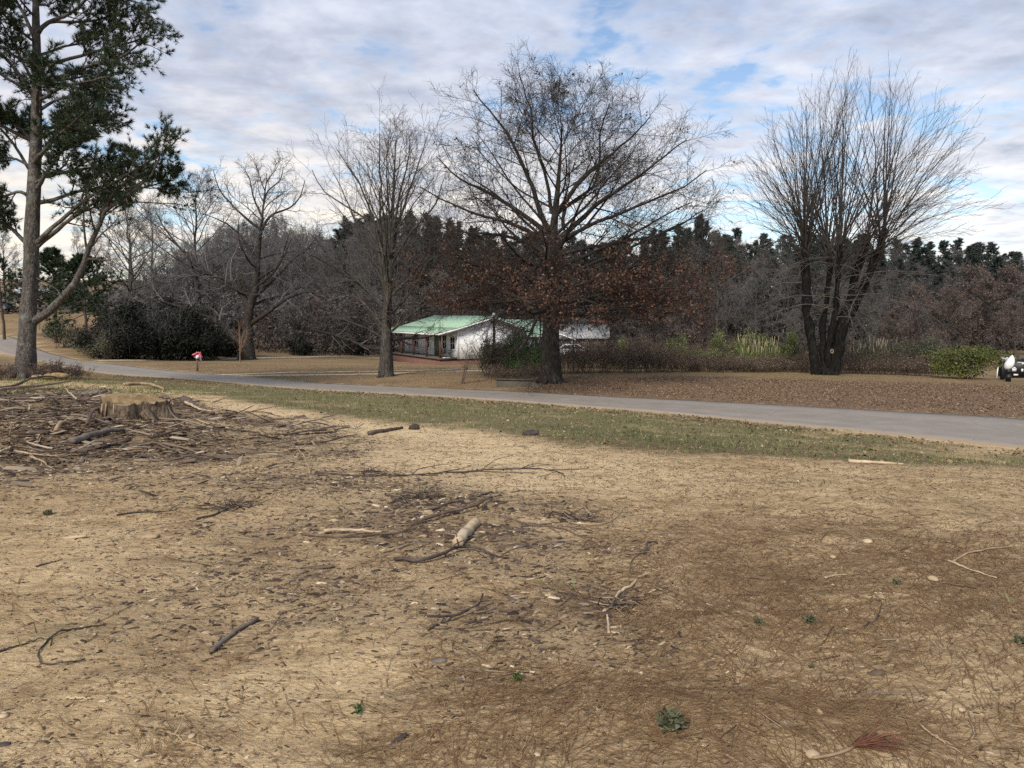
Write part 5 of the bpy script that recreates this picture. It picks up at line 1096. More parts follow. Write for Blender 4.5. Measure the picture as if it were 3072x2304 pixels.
def build_road():
    wob = (fbm(np.arange(RN) * .55, np.zeros(RN) + 3, 3) - .5)[:, None] * .35; d = (road_f - road_n); d = d / np.linalg.norm(d[:, :2], axis=1)[:, None]
    a = resample(road_n, 420); b = resample(road_f, 420); w = (fbm(np.arange(420) * .23, np.zeros(420) + 3, 4) - .5)[:, None] * .4; dd = b - a; dd = dd / np.linalg.norm(dd[:, :2], axis=1)[:, None]
    strip('road', a - dd * w, b + dd * np.roll(w, 90, 0), M['asphalt'], .035, 9, .2, True, .04)
    px_strip('driveway', [(610, 1124), (720, 1123), (850, 1118), (1000, 1115.5), (1158, 1113), (1300, 1110.5), (1445, 1107)], .55, M['track'], .03)
    px_strip('driveway', [(610, 1128), (720, 1128), (850, 1126), (1000, 1124), (1158, 1121), (1300, 1117), (1445, 1112)], .55, M['track'], .03)
    px_strip('path', [(280, 1083), (350, 1081), (480, 1080), (620, 1079), (720, 1076), (850, 1073), (1000, 1069), (1160, 1064)], 1.1, M['track'], .03)

# ------------------------------------------------------------------ stump, logs and sticks
def build_stump():
    x, y = STUMP; B = on(x, y); T = thing('tree_stump', 'wide sawn tree stump with a stepped pale top among bark debris', 'stump', B)
    n, k = 56, 11; V = []; A = np.arange(n) * 2 * pi / n
    lobe = 1 + .10 * np.sin(3 * A + .5) + .07 * np.sin(5 * A + 2) + .05 * np.sin(8 * A) + rng.normal(0, .012, n); topz = np.where(np.cos(A - 2.6) > .1, .40, .30) + rng.normal(0, .022, n)
    for i in range(k):
        s = i / (k - 1); r = (.56 + .10 * (1 - s) ** 2.2 + .05 * np.sin(4 * A + 1) * (1 - s)) * lobe * (1 + rng.normal(0, .012, n)); z = -.12 + (topz + .12) * s
        V.append(np.stack([r * np.cos(A), r * .85 * np.sin(A), z], 1))
    V = np.vstack(V); i = np.arange(k - 1)[:, None] * n; j = np.arange(n)[None]; Q = np.stack([i + j, i + (j + 1) % n, i + n + (j + 1) % n, i + n + j], -1).reshape(-1, 4)
    add('bark', mk('bark', V, Q, True), M['stump_bark'], T)
    rim = V[-n:]; R_ = [rim]; 
    for s in (.86, .6, .3): q = rim * [s, s, 1]; q[:, 2] = np.where(np.cos(A - 2.6) > .1 , .505, .415) + rng.normal(0, .007, n); q[:, 2] = np.where((q[:, 0] * cos(2.6) + q[:, 1] * sin(2.6)) > .05 * s, .40, .30) + rng.normal(0, .014, n); R_.append(q)
    V2 = np.vstack(R_ + [np.array([[0, 0, .33]])]); Q2 = np.stack([np.arange(3)[:, None] * n + j, np.arange(3)[:, None] * n + (j + 1) % n, np.arange(3)[:, None] * n + n + (j + 1) % n, np.arange(3)[:, None] * n + n + j], -1).reshape(-1, 4); T3 = np.stack([3 * n + np.arange(n), 3 * n + (np.arange(n) + 1) % n, np.full(n, 4 * n)], 1)
    add('cut_face', mk('cut_face', V2, [Q2, T3]), M['stump_cut'], T)
    for a in (.3, 1.5, 2.5, 3.7, 4.6, 5.6):
        r = MB(); p = [(cos(a) * s, sin(a) * s * .9, z) for s, z in ((.45, .12), (.62, .02), (.8, -.06), (1.0, -.16))]; r.tube(resample(p, 7), np.linspace(.10, .05, 7), 9); r.build('root', M['stump_bark'], T, True)
    for k_ in range(5):
        a = rng.uniform(2.0, 5.0); r = MB(); r.slab([(.55 * cos(a), .47 * sin(a), .31), (.58 * cos(a + .06), .49 * sin(a + .06), .31), (.62 * cos(a + .04), .52 * sin(a + .04), .05), (.60 * cos(a), .50 * sin(a), .03)], (.03 * cos(a), .03 * sin(a), 0)); r.build('splinter', M['wood_tan'], T)
def stick(label, pts, w, m, name='branch', cat='branch', w1=None, forks=0, lift=0.0, K=16, sides=7, rough=.0, arch=0.0):
    """a piece of wood lying on the ground along a pixel path; w, w1 = widths in photo pixels"""
    G = gpoly(pts); P = resample(G, K); Yd = P[:, 1]; w1 = w * .45 if w1 is None else w1
    R = np.linspace(w, w1, K) / 2 * Yd / F * 1.05
    P[:, 2] = hg(P[:, 0], P[:, 1]) + R * .75 + lift + arch * np.sin(np.linspace(0, pi, K)) + np.abs(rng.normal(0, .004, K)); L = np.linalg.norm(P[-1] - P[0])
    P[1:-1] += np.cumsum(rng.normal(0, .006 * L, (K - 2, 3)) * [1, 1, .3], 0) * .4 + rng.normal(0, .003 * L, (K - 2, 3)) * [1, 1, .2]; P[:, 2] = np.maximum(P[:, 2], hg(P[:, 0], P[:, 1]) + R * .4)
    R = R * (1 + rng.normal(0, .035, K)); B = P[0].copy(); B[2] = float(hg(B[0], B[1]))
    V, Q = tubes(P[None], R[None], sides); V = V + rng.normal(0, .08, V.shape) * np.repeat(R, sides)[:, None]
    root = thing(name, label, cat, B); mb = MB(); mb.raw(V - B, [tuple(q) for q in Q] + [tuple(range(sides))[::-1], tuple((K - 1) * sides + i for i in range(sides))]); mb.build('wood', M[m], root, True)
    if forks:
        A, AR, _ = grow(P[None], R[None], forks, .25, .95, (25, 60), .28, 6, -.03, .12, .55, .003, .004, .3, .12); gz = hg(A[:, :, 0], A[:, :, 1]); A[:, :, 2] = np.clip(A[:, :, 2], gz + .006, gz + .05 + .25 * np.clip(A[:, :, 2] - gz, 0, .3)); V, Q = tubes(A, AR, 4); add('side_twigs', mk('side_twigs', V - B, [Q]), M[m], root)
    return root
def slab_piece(label, px, size, rz, m, name='wood_chunk', cat='wood', lift=.0, tilt=.1):
    """a split piece of wood or bark: uneven wedge with broken ends"""
    g = gnd(*px); T = thing(name, label, cat, g, rz); l, w, h = size; n = 9; P = []
    for i in range(n):
        s = i / (n - 1); x = (s - .5) * l; ww = w * (.65 + .35 * sin(pi * min(max(s, .12), .88))) * rng.uniform(.9, 1.1); hh = h * (.75 + .25 * sin(pi * s)) * rng.uniform(.88, 1.1); z0 = -.01 + lift + tilt * (s) * l
        P.append([(x + rng.normal(0, l * .01), a * ww / 2, z0 + b * hh) for a, b in ((-1, 0), (-.8, .7), (-.1, 1), (.7, .75), (1, .1), (.3, -.15))])
    V = np.array(P).reshape(-1, 3); Fc = [(i * 6 + j, i * 6 + (j + 1) % 6, (i + 1) * 6 + (j + 1) % 6, (i + 1) * 6 + j) for i in range(n - 1) for j in range(6)] + [tuple(range(6))[::-1], tuple((n - 1) * 6 + j for j in range(6))]
    mb = MB(); mb.raw(V, Fc); mb.build('wood', M[m], T); return T
def build_sticks():
    S = stick
    S('pale barkless log lying end on in the central debris patch', [(1372, 1645), (1400, 1608), (1428, 1577)], 34, 'wood_pale', 'log', 'log', 27, sides=12)
    S('very long thin dark branch across the pale sand', [(945, 1424), (1100, 1430), (1250, 1424), (1400, 1416), (1520, 1409), (1620, 1408), (1680, 1418), (1694, 1432)], 8, 'wood_dark', forks=9)
    S('thick mauve grey stick lying slantwise at lower left', [(634, 1962), (690, 1912), (735, 1880), (774, 1864)], 15, 'wood_mauve', w1=12)
    S('pale crooked stick in front of the dark brush tuft', [(1846, 1796), (1868, 1774), (1890, 1762), (1906, 1744)], 11, 'wood_pale', w1=8)
    S('short pale stick pointing at the camera right of centre', [(1826, 1903), (1824, 1875), (1821, 1848)], 9, 'wood_pale', w1=6)
    S('dark hooked stick curving up at its right end', [(1281, 1853), (1335, 1851), (1395, 1838), (1435, 1815), (1448, 1785)], 8, 'wood_dark', w1=5)
    S('straight dark stick just under the hooked one', [(1285, 1893), (1345, 1866), (1420, 1838)], 6, 'wood_dark', w1=3, forks=3)
    S('bowed dark branch in front of the pale log', [(1183, 1683), (1260, 1692), (1325, 1678), (1378, 1656), (1430, 1655), (1480, 1671), (1525, 1677)], 12, 'wood_dark', forks=5, arch=.03)
    S('long brown branch left of the pale log', [(905, 1606), (1000, 1614), (1100, 1613), (1210, 1598), (1270, 1580)], 8, 'wood_brown', forks=6)
    S('pale peeled stick lying on the long brown branch', [(972, 1605), (1060, 1601), (1145, 1606)], 11, 'wood_pale', w1=6, lift=.02)
    S('tan stick slanting toward the bowed branch', [(1145, 1661), (1195, 1647), (1245, 1630)], 8, 'wood_tan', w1=6)
    S('brown forked branch behind the pale log', [(1282, 1534), (1345, 1512), (1410, 1500), (1476, 1477)], 9, 'wood_brown', forks=5)
    S('thick brown branch with raised tip behind the pale log', [(1235, 1578), (1320, 1556), (1400, 1540), (1440, 1522), (1474, 1493)], 11, 'wood_brown', forks=5, arch=.04)
    S('long thin branch running right from the pale log', [(1498, 1550), (1580, 1574), (1690, 1590), (1760, 1620), (1805, 1646)], 7, 'wood_brown', forks=6)
    S('dark branch in the tangle left of the central debris', [(1157, 1486), (1200, 1507), (1250, 1513), (1300, 1495)], 8, 'wood_dark', forks=8)
    S('thin looping vine right of the central debris', [(1682, 1545), (1718, 1572), (1780, 1577), (1845, 1558), (1868, 1525), (1845, 1502), (1880, 1495)], 5, 'wood_tan', w1=4)
    S('small pale twig alone on the sand above centre', [(1603, 1478), (1625, 1490), (1650, 1507)], 6, 'wood_tan')
    S('small dark arched twig right of centre', [(1932, 1665), (1948, 1642), (1973, 1633)], 8, 'wood_dark', w1=5, arch=.04)
    S('thin bent twig below the dark arched twig', [(1890, 1722), (1895, 1685), (1925, 1660)], 5, 'wood_brown')
    S('thin vine curling round at the left edge of the yard', [(318, 1876), (255, 1885), (190, 1897), (140, 1925), (110, 1970), (130, 1997), (210, 1992), (255, 1980)], 6, 'wood_dark', w1=4, K=24)
    S('dark stick at the left edge beside the curling vine', [(-10, 1962), (60, 1938), (132, 1918)], 7, 'wood_dark')
    S('short pale peeled stick at lower left', [(198, 2098), (235, 2098), (272, 2102)], 9, 'wood_pale', w1=5)
    S('forked tan twig near the bottom left', [(478, 2194), (525, 2207), (555, 2236)], 6, 'wood_tan', forks=2)
    S('long curved twig at the right edge of the yard', [(2860, 1687), (2900, 1666), (2965, 1651), (3035, 1645)], 7, 'wood_tan', w1=4)
    S('pale twig meeting the curved twig at right', [(2842, 1684), (2885, 1702), (2990, 1736)], 7, 'wood_pale', w1=4)
    S('weathered grey rail lying along the verge at right', [(2545, 1388), (2620, 1391), (2710, 1396)], 12, 'wood_pale', 'rail', 'wood', 7)
    S('short dark log on the pale sand near the verge', [(1108, 1306), (1160, 1296), (1207, 1287)], 14, 'wood_brown', 'log', 'log', 7, sides=10)
    S('long tan twig at lower right corner', [(2758, 2180), (2850, 2245), (2940, 2286)], 6, 'wood_tan', forks=2)
    S('branched tan twig right of the red needle spray', [(2890, 2240), (2930, 2195), (2905, 2165)], 5, 'wood_tan', forks=2)
    S('small dark stick at the left below the pale strip', [(108, 1702), (150, 1690), (188, 1680)], 5, 'wood_dark')
    S('pair leading dark twig in the middle distance at left', [(590, 1560), (650, 1545), (700, 1520), (742, 1508)], 7, 'wood_dark', forks=6)
    S('pale stick beside the bare sand at right', [(2475, 1738), (2510, 1727), (2545, 1727)], 7, 'wood_pale')
    S('crossed dark twig at right', [(2590, 1883), (2615, 1870), (2640, 1850)], 6, 'wood_dark', forks=2)
    S('thin upright twig leaning left of the long dark branch', [(885, 1368), (905, 1395), (930, 1421)], 5, 'wood_tan', arch=.15)
    S('dark thin branch in the mid left litter', [(350, 1548), (430, 1538), (520, 1533)], 6, 'wood_dark', forks=3)
    # by the stump
    S('long pale pole lying across the bark heap at far left', [(-30, 1195), (60, 1178), (140, 1168), (212, 1155)], 9, 'wood_tan', w1=6, lift=.12)
    S('curved bark covered branch over the heap at far left', [(-20, 1183), (60, 1167), (110, 1148), (170, 1142)], 10, 'wood_brown', lift=.12)
    S('bowed grey branch behind the stump near the verge', [(372, 1157), (420, 1156), (460, 1163), (488, 1178)], 9, 'wood_tan', w1=5, arch=.08)
    S('split log right of the stump pointing at the stump', [(552, 1213), (590, 1233), (640, 1248)], 26, 'wood_brown', 'log', 'log', 12, sides=9, lift=.02)
    S('thin peeled branch along the split log', [(556, 1222), (595, 1240), (635, 1250)], 9, 'wood_pale', w1=4, lift=.10)
    S('long grey rotten log in front of the stump', [(215, 1338), (260, 1323), (310, 1308), (375, 1298)], 22, 'wood_mauve', 'log', 'log', 10, lift=.03, sides=9)
    S('dark stick in front of the rotten log', [(300, 1348), (350, 1335), (392, 1320)], 12, 'wood_dark')
    S('pale branch low in the bark heap', [(45, 1364), (110, 1374), (180, 1376), (215, 1368)], 6, 'wood_tan', forks=4, lift=.04)
    S('forked pale branch at the front of the bark heap', [(90, 1378), (130, 1395), (165, 1420)], 6, 'wood_tan', forks=2, lift=.03)
    S('arched twig hooked over the right side of the stump', [(420, 1215), (470, 1205), (505, 1210), (520, 1225)], 4, 'wood_tan', w1=3, lift=.08, arch=.16)
    S('stick leaning against the left side of the stump', [(262, 1285), (282, 1262), (300, 1245)], 11, 'wood_brown', lift=.05, arch=.1)
    S('pale broken branch at the left of the bark heap', [(-10, 1372), (15, 1360), (34, 1348)], 10, 'wood_pale', lift=.03)
    S('curved bark strip beside the stump at left', [(168, 1305), (190, 1288), (212, 1282)], 13, 'wood_tan', w1=8, lift=.04, arch=.06)
    S('thin branch right of the split log', [(590, 1262), (630, 1275), (690, 1287)], 6, 'wood_tan', forks=2)
    S('dark root like branch in the bark right of the stump', [(640, 1287), (760, 1297), (780, 1300)], 6, 'wood_dark')
    C = slab_piece
    C('fresh yellow split of wood on the heap near the big pine', (170, 1141), (.95, .30, .20), .05, 'stump_cut', lift=.12, tilt=.02)
    C('pale split chip left of the yellow split', (112, 1139), (.4, .2, .12), .4, 'wood_pale', lift=.08)
    C('grey slab of wood behind the stump', (275, 1190), (.9, .32, .10), -.1, 'wood_mauve', lift=.05)
    C('pale flat chip behind the stump', (312, 1166), (.42, .22, .06), -.5, 'wood_pale', lift=.04)
    C('dark bark chunk near the bottom edge left of centre', (1194, 2222), (.085, .026, .018), .9, 'wood_dark', tilt=.15)
    C('dark bark slab at left of the bowed branch', (950, 1705), (.24, .045, .02), .1, 'wood_brown', tilt=.08)
    C('bark block on the bare sand at left', (447, 1613), (.16, .08, .035), -.2, 'wood_tan')
    C('long bark strip on the sand at left', (220, 1614), (.2, .04, .02), .05, 'wood_pale')
    C('flat brown rotten slab in front of the stump', (555, 1388), (.3, .12, .05), .1, 'wood_brown', lift=.0)
    C('dark clod beside the verge', (1592, 1306), (.30, .2, .12), .2, 'wood_dark', 'dirt_clod', 'clod')
    C('small dark clod on the pale sand', (1242, 1288), (.2, .18, .12), .7, 'wood_dark', 'dirt_clod', 'clod')
    C('dark brown clod at lower right', (2628, 2023), (.07, .045, .03), .2, 'wood_brown', 'dirt_clod', 'clod')
    C('brown pine cone like lump below centre right', (2128, 1995), (.07, .03, .022), .6, 'wood_brown', 'dirt_clod', 'clod')
    C('dark lump at the bottom left edge', (8, 2236), (.05, .03, .02), .3, 'wood_dark', 'dirt_clod', 'clod')
    C('long pale chip on the sand left of the stump heap', (830, 1650), (.15, .03, .015), .1, 'wood_brown')
    C('pale chip in the litter below centre', (1315, 1983), (.07, .05, .02), .3, 'wood_mauve')
    # fist-sized stones of the right side
    for i, (px, s, l) in enumerate((((2602, 1628), .032, 'round pale stone on the brown needles at right'), ((2498, 1674), .022, 'small pale stone left of the round stone'), ((2798, 1741), .03, 'flat pale stone at right among needles'), ((2438, 2270), .024, 'pale flat stone beside the red needle spray'), ((2885, 2132), .014, 'yellowish pebble on the pale patch at lower right'), ((1612, 2268), .013, 'yellow pebble near the bottom centre'), ((10, 2152), .016, 'pale pebble at the left edge near the bottom'), ((575, 2212), .013, 'yellow pebble beside the forked tan twig'), ((2655, 2235), .013, 'tan pebble right of the red needle spray'))):
        g = gnd(*px); mb = MB(); n, k = 10, 7; V = []
        for a in range(k):
            th = pi * a / (k - 1)
            for j in range(n): q = 1 + rng.normal(0, .06); V.append((s * 1.2 * q * sin(th) * cos(j * 2 * pi / n), s * q * sin(th) * sin(j * 2 * pi / n), s * .62 * cos(th) * q))
        mb.raw(V, [(a * n + j, (a + 1) * n + j, (a + 1) * n + (j + 1) % n, a * n + (j + 1) % n) for a in range(k - 1) for j in range(n)]); o = mb.build('stone', M['wood_pale'], None, True); o.location = g + [0, 0, s * .35]; o.rotation_euler[2] = i * 1.1; props(o, l, 'stone')
def build_sprigs():
    # red spray of dead pine needles
    g = gnd(2540, 2262); T = thing('pine_sprig', 'rust red spray of dead pine needles on a twig at lower right', 'pine sprig', g)
    st = gpoly([(2438, 2283), (2490, 2275), (2535, 2262), (2562, 2248)]) - g; st[:, 2] += .012; mb = MB(); mb.tube(resample(st, 8), np.linspace(.006, .005, 8), 6); mb.build('twig', M['wood_tan'], T, True)
    n = 110; e = gpoly([(2690, 2232)])[0] - g; b0 = st[-1]; d0 = nrm((e - b0) * [1, 1, 0])
    p = b0 + d0 * rng.uniform(-.02, .05, n)[:, None]; ang = rng.normal(0, .30, n); d = np.stack([d0[0] * np.cos(ang) - d0[1] * np.sin(ang), d0[0] * np.sin(ang) + d0[1] * np.cos(ang), np.abs(rng.normal(.12, .16, n))], 1)
    S = sweep(p + np.abs(rng.normal(0, .006, (n, 3))) * [0, 0, 1], nrm(d), rng.uniform(.09, .17, n), 5, -.06, .05); S[:, :, 2] = np.maximum(S[:, :, 2], hg(S[:, :, 0] + g[0], S[:, :, 1] + g[1]) - g[2] + .003)
    V, Q = tubes(S, np.full((n, 5), .0011) , 3); add('needles', mk('needles', V, [Q]), M['red_needles'], T)
    # grey green seedlings
    def weed(px, s, label, n=26, m='leaf_sage'):
        g = gnd(*px); T = thing('weed', label, 'weed', g); az = rng.uniform(0, 6.28, n); el = rng.uniform(.25, 1.3, n); d = np.stack([np.cos(az) * np.cos(el), np.sin(az) * np.cos(el), np.sin(el)], 1); L = s * rng.uniform(.35, .75, n)
        St = sweep(np.zeros((n, 3)), d, L, 4, -.03, .1); V, Q = tubes(St, np.full((n, 4), .0016 * s / .1 + .0006), 4); add('stems', mk('stems', V, [Q]), M['leaf_sage'], T)
        idx = np.repeat(np.arange(n), 7); p, tg, _ = pl_eval(St, np.ones(St.shape[:2]), idx, rng.uniform(.35, 1, len(idx))); V, Q = leaves_at(p, s * .34, .2, .5, -.2); add('leaves', mk('leaves', V, [Q]), M[m], T)
    weed((2015, 2182), .105, 'grey green leafy weed tuft near the bottom right of centre', 40)
    weed((1550, 2040), .05, 'small green pine seedling below centre', 14, 'grass_green'); weed((1072, 2135), .045, 'small grass tuft near the bottom left of centre', 14, 'grass_green')
    for px, s, l in (((2278, 1872), .07, 'small grey green weed left of the larger grey tuft at right'), ((2428, 1868), .09, 'grey weed tuft beside crossed dark twigs'), ((2690, 1752), .07, 'dark grey weed tuft among needles at right'), ((142, 1545), .09, 'small green sprig on the sand at left'), ((3060, 1930), .09, 'dark green weed at the right edge'), ((2435, 2003), .04, 'tiny green weed at lower right')): weed(px, s * .75, l, 16)
    # dark tuft of brush left and right of the pale crooked stick
    for px, w, l in (((1835, 1812), .35, 'dark tuft of dead brush in front of the crooked stick'), ((1730, 1556), .5, 'dark tangle of brush inside the looping vine'), ((1260, 1492), .55, 'dark tangle of twigs left of the brown forked branch'), ((1130, 1425), .6, 'dark tangle of twigs on the very long branch'), ((690, 1520), .6, 'dark twig tangle in the litter at left')):
        g = gnd(*px); T = thing('brush_tangle', l, 'brush', g); n = 70; az = rng.uniform(0, 6.28, n); r = rng.random((n, 1)) ** .7 * w * .45; p = np.c_[np.cos(az)[:, None] * r, np.sin(az)[:, None] * r * .7, np.full(n, .012)]; a2 = rng.uniform(0, 6.28, n)
        S = sweep(p, np.stack([np.cos(a2), np.sin(a2), np.abs(rng.normal(0, .25, n))], 1), rng.uniform(.15, .55, n) * w, 6, -.05, .16); S[:, :, 2] = np.maximum(S[:, :, 2], hg(S[:, :, 0] + g[0], S[:, :, 1] + g[1]) - g[2] + .004); V, Q = tubes(S, np.linspace(.006, .002, 6)[None] * rng.uniform(.4, 1.2, (n, 1)), 4); add('twigs', mk('twigs', V, [Q]), M['litter_twigs'], T)

# ------------------------------------------------------------------ loose cover: chips, twigs, needles, leaves, grass
def sector(n, r0, r1, half=40, p=1.0):
    """random ground places in front of the camera, thinning with distance"""
    u = rng.random(n); r = (r0 ** p + u * (r1 ** p - r0 ** p)) ** (1 / p); a = np.radians(rng.uniform(-half, half, n)); return r * np.sin(a), r * np.cos(a), r
BOXV = np.array([(-.5, -.35, 0), (.5, -.5, 0), (.42, .5, 0), (-.46, .4, 0), (-.38, -.25, 1), (.40, -.36, .8), (.33, .36, 1), (-.36, .3, .9)]); BOXF = np.array([(4, 5, 6, 7), (0, 1, 5, 4), (1, 2, 6, 5), (2, 3, 7, 6), (3, 0, 4, 7)])
def place(tv, tf, x, y, sc, yaw, tx=None, ty=None, lift=0.0):
    n = len(x); V = tv[None] * sc[:, None, :]
    if tx is not None:
        c, s = np.cos(tx)[:, None], np.sin(tx)[:, None]; V = np.stack([V[..., 0], V[..., 1] * c - V[..., 2] * s, V[..., 1] * s + V[..., 2] * c], -1)
        c, s = np.cos(ty)[:, None], np.sin(ty)[:, None]; V = np.stack([V[..., 0] * c + V[..., 2] * s, V[..., 1], -V[..., 0] * s + V[..., 2] * c], -1)
    c, s = np.cos(yaw)[:, None], np.sin(yaw)[:, None]; V = np.stack([V[..., 0] * c - V[..., 1] * s, V[..., 0] * s + V[..., 1] * c, V[..., 2]], -1)
    V = V + np.stack([x, y, hg(x, y) + lift], -1)[:, None]; k = len(tv); Fc = (np.arange(n)[:, None, None] * k + tf[None]).reshape(-1, tf.shape[1]); return V.reshape(-1, 3), Fc
def stuff(name, geo, m, label, cat): V, Fc = geo; return props(add(name, mk(name, V, Fc if isinstance(Fc, list) else [Fc]), M[m]), label, cat, kind='stuff')
def yard_mask(x, y): return (road_sd(x, y) > .25) & (~inside(x, y, np.vstack([road_f[::4], [[-900, 900, 0], [900, 900, 0], [900, -200, 0]]])))
def build_loose():
    # wood chips and bark everywhere in the yard, thick where the ground shows debris
    x, y, r = sector(260000, 2.2, 27, 43, 1.15); c = cover(x, y); cl = fbm(x * 1.6 + 9, y * 1.6, 3); dn = .10 + .16 * (x < 1) + .95 * c['debris'] + .06 * c['needle'] + .40 * np.clip((cl - .5) * 4, 0, 1); dn = dn * (1 - .85 * c['grass']) * (1 - .6 * c['sand'] * (c['debris'] < .3)); k = (rng.random(len(x)) < dn * .72) & yard_mask(x, y)
    x, y, r, deb = x[k], y[k], r[k], c['debris'][k]; n = len(x); print('chips', n)
    big = rng.random(n) ** 3; L = (.014 + .075 * big * (.25 + deb)) * (1 + .045 * r); sc = np.stack([L, L * rng.uniform(.12, .34, n), L * rng.uniform(.06, .16, n)], 1); yaw = rng.normal(.25, .75, n)
    h = n // 2
    nr = r < 11; FV = np.array([(-.5, -.3, .35), (.42, -.5, .8), (.5, .4, .3), (-.38, .5, .9)]); FF = np.array([(0, 1, 2, 3)])
    for nm, m_, par, l, ct in (('bark_chips', 'bark_bits', 0, 'dark bark chips scattered over the bare yard', 'bark chips'), ('wood_chips', 'chips', 1, 'tan and pale wood chips scattered over the bare yard', 'wood chips')):
        sl = np.arange(n) % 2 == par; tx, ty = rng.normal(0, .18, n), rng.normal(0, .14, n); a_, b_ = sl & nr, sl & ~nr
        stuff(nm, join([place(BOXV, BOXF, x[a_], y[a_], sc[a_], yaw[a_], tx[a_], ty[a_], .001), place(FV, FF, x[b_], y[b_], sc[b_] * [1, 1, 1.4], yaw[b_], tx[b_], ty[b_], .004)]), m_, l, ct)
    # long bark strips and splinters heaped round the stump
    n = 9000; P_ = Z_bark[:, :2]; lo = P_.min(0); hi = P_.max(0); x = rng.uniform(max(lo[0], -17), hi[0] + 1, n); y = rng.uniform(lo[1] - .5, hi[1], n); c = cover(x, y); k = (rng.random(n) < c['debris'] * .55) & yard_mask(x, y) & (np.hypot((x - STUMP[0]) / .62, (y - STUMP[1]) / .55) > 1); x, y = x[k], y[k]; n = len(x); print('strips', n)
    L = .07 + .33 * rng.random(n) ** 2.6; sc = np.stack([L, L * rng.uniform(.06, .17, n), L * rng.uniform(.04, .10, n)], 1); g = place(BOXV, BOXF, x, y, sc, rng.normal(.2, .7, n), rng.normal(0, .4, n), rng.normal(0, .22, n), .025); stuff('bark_strips', g, 'bark_strips', 'long bark strips and splinters heaped round the stump', 'bark strips')
    # tangle of broken branches on the heap
    n = 900; x = rng.uniform(-16.5, -3.2, n); y = rng.uniform(10.2, 21, n); c = cover(x, y); k = (rng.random(n) < c['debris'] * .7) & (np.hypot((x - STUMP[0]) / .8, (y - STUMP[1] + .3) / .8) > 1) & yard_mask(x, y); x, y = x[k], y[k]; n = len(x); a = rng.normal(.1, .7, n) + pi * (rng.random(n) < .5); S = sweep(np.stack([x, y, hg(x, y) + rng.uniform(.0, .10, n)], 1), nrm(np.stack([np.cos(a), np.sin(a), np.abs(rng.normal(.08, .18, n))], 1)), rng.uniform(.25, 1.2, n), 7, -.05, .10); S[:, :, 2] = np.maximum(S[:, :, 2], hg(S[:, :, 0], S[:, :, 1]) + .01)
    stuff('brush_heap', tubes(S, rng.uniform(.006, .022, n)[:, None] * np.linspace(1, .4, 7)[None], 5), 'bark_strips', 'tangle of broken grey brown branches heaped round the stump', 'brush')
    # twigs
    x, y, r = sector(42000, 2.2, 25, 43, 1.1); c = cover(x, y); k = (rng.random(len(x)) < (.03 + .5 * c['debris'] + .10 * c['needle']) * (1 - .8 * c['grass']) * .5) & yard_mask(x, y); x, y, r = x[k], y[k], r[k]; n = len(x); print('twigs', n)
    yaw = rng.normal(.15, .8, n) + pi * (rng.random(n) < .5); L = (.04 + .26 * rng.random(n) ** 2.4) * (1 + .02 * r); S = sweep(np.stack([x, y, hg(x, y) + .006], 1), np.stack([np.cos(yaw), np.sin(yaw), np.abs(rng.normal(0, .08, n))], 1), L, 5, 0, .045); S[:, :, 2] = np.maximum(hg(S[:, :, 0], S[:, :, 1]) + .004, S[:, :, 2] * .6 + .4 * (hg(S[:, :, 0], S[:, :, 1]) + .01)); SR = (rng.uniform(.0008, .0028, n) * (1 + .07 * r))[:, None] * np.linspace(1, .5, 5)[None]; stuff('twig_litter', tubes(S, SR, 3), 'litter_twigs', 'thin broken twigs scattered over the bare yard', 'twigs')
    # dead pine needles, mostly at right
    x, y, r = sector(430000, 2.0, 15, 43, 1.1); c = cover(x, y); cl = fbm(x * 2.2, y * 2.2 + 5, 3); k = (rng.random(len(x)) < (.05 + .55 * c['needle'] + .12 * np.clip((cl - .5) * 4, 0, 1) + .1 * (x > .5)) * .62) & yard_mask(x, y); x, y, r = x[k], y[k], r[k]; n = len(x); print('needles', n)
    fl = (fbm(x * .8, y * .8, 2) - .5) * 5; yaw = fl + rng.normal(.2, .8, n); L = rng.uniform(.07, .19, n); d = np.stack([np.cos(yaw), np.sin(yaw)], 1); cv = rng.normal(0, .05, n)[:, None] * np.stack([-d[:, 1], d[:, 0]], 1); w = np.stack([-d[:, 1], d[:, 0]], 1) * (.0006 + .00016 * r)[:, None]; p = np.stack([x, y], 1); q = [p - d * L[:, None] / 2, p + cv * L[:, None], p + d * L[:, None] / 2]; V = []
    for a in q:
        for s in (-1, 1): b = a + w * s; V.append(np.c_[b, hg(b[:, 0], b[:, 1]) + .0035 + .004 * (n % 3)])
    V = np.stack(V, 1).reshape(-1, 3); o = np.arange(n)[:, None] * 6; Fc = np.concatenate([o + np.array([[0, 1, 3, 2]]), o + np.array([[2, 3, 5, 4]])]); stuff('pine_needle_litter', (V, Fc), 'dead_needles', 'brown pine needles strewn over the bare yard', 'pine needles')
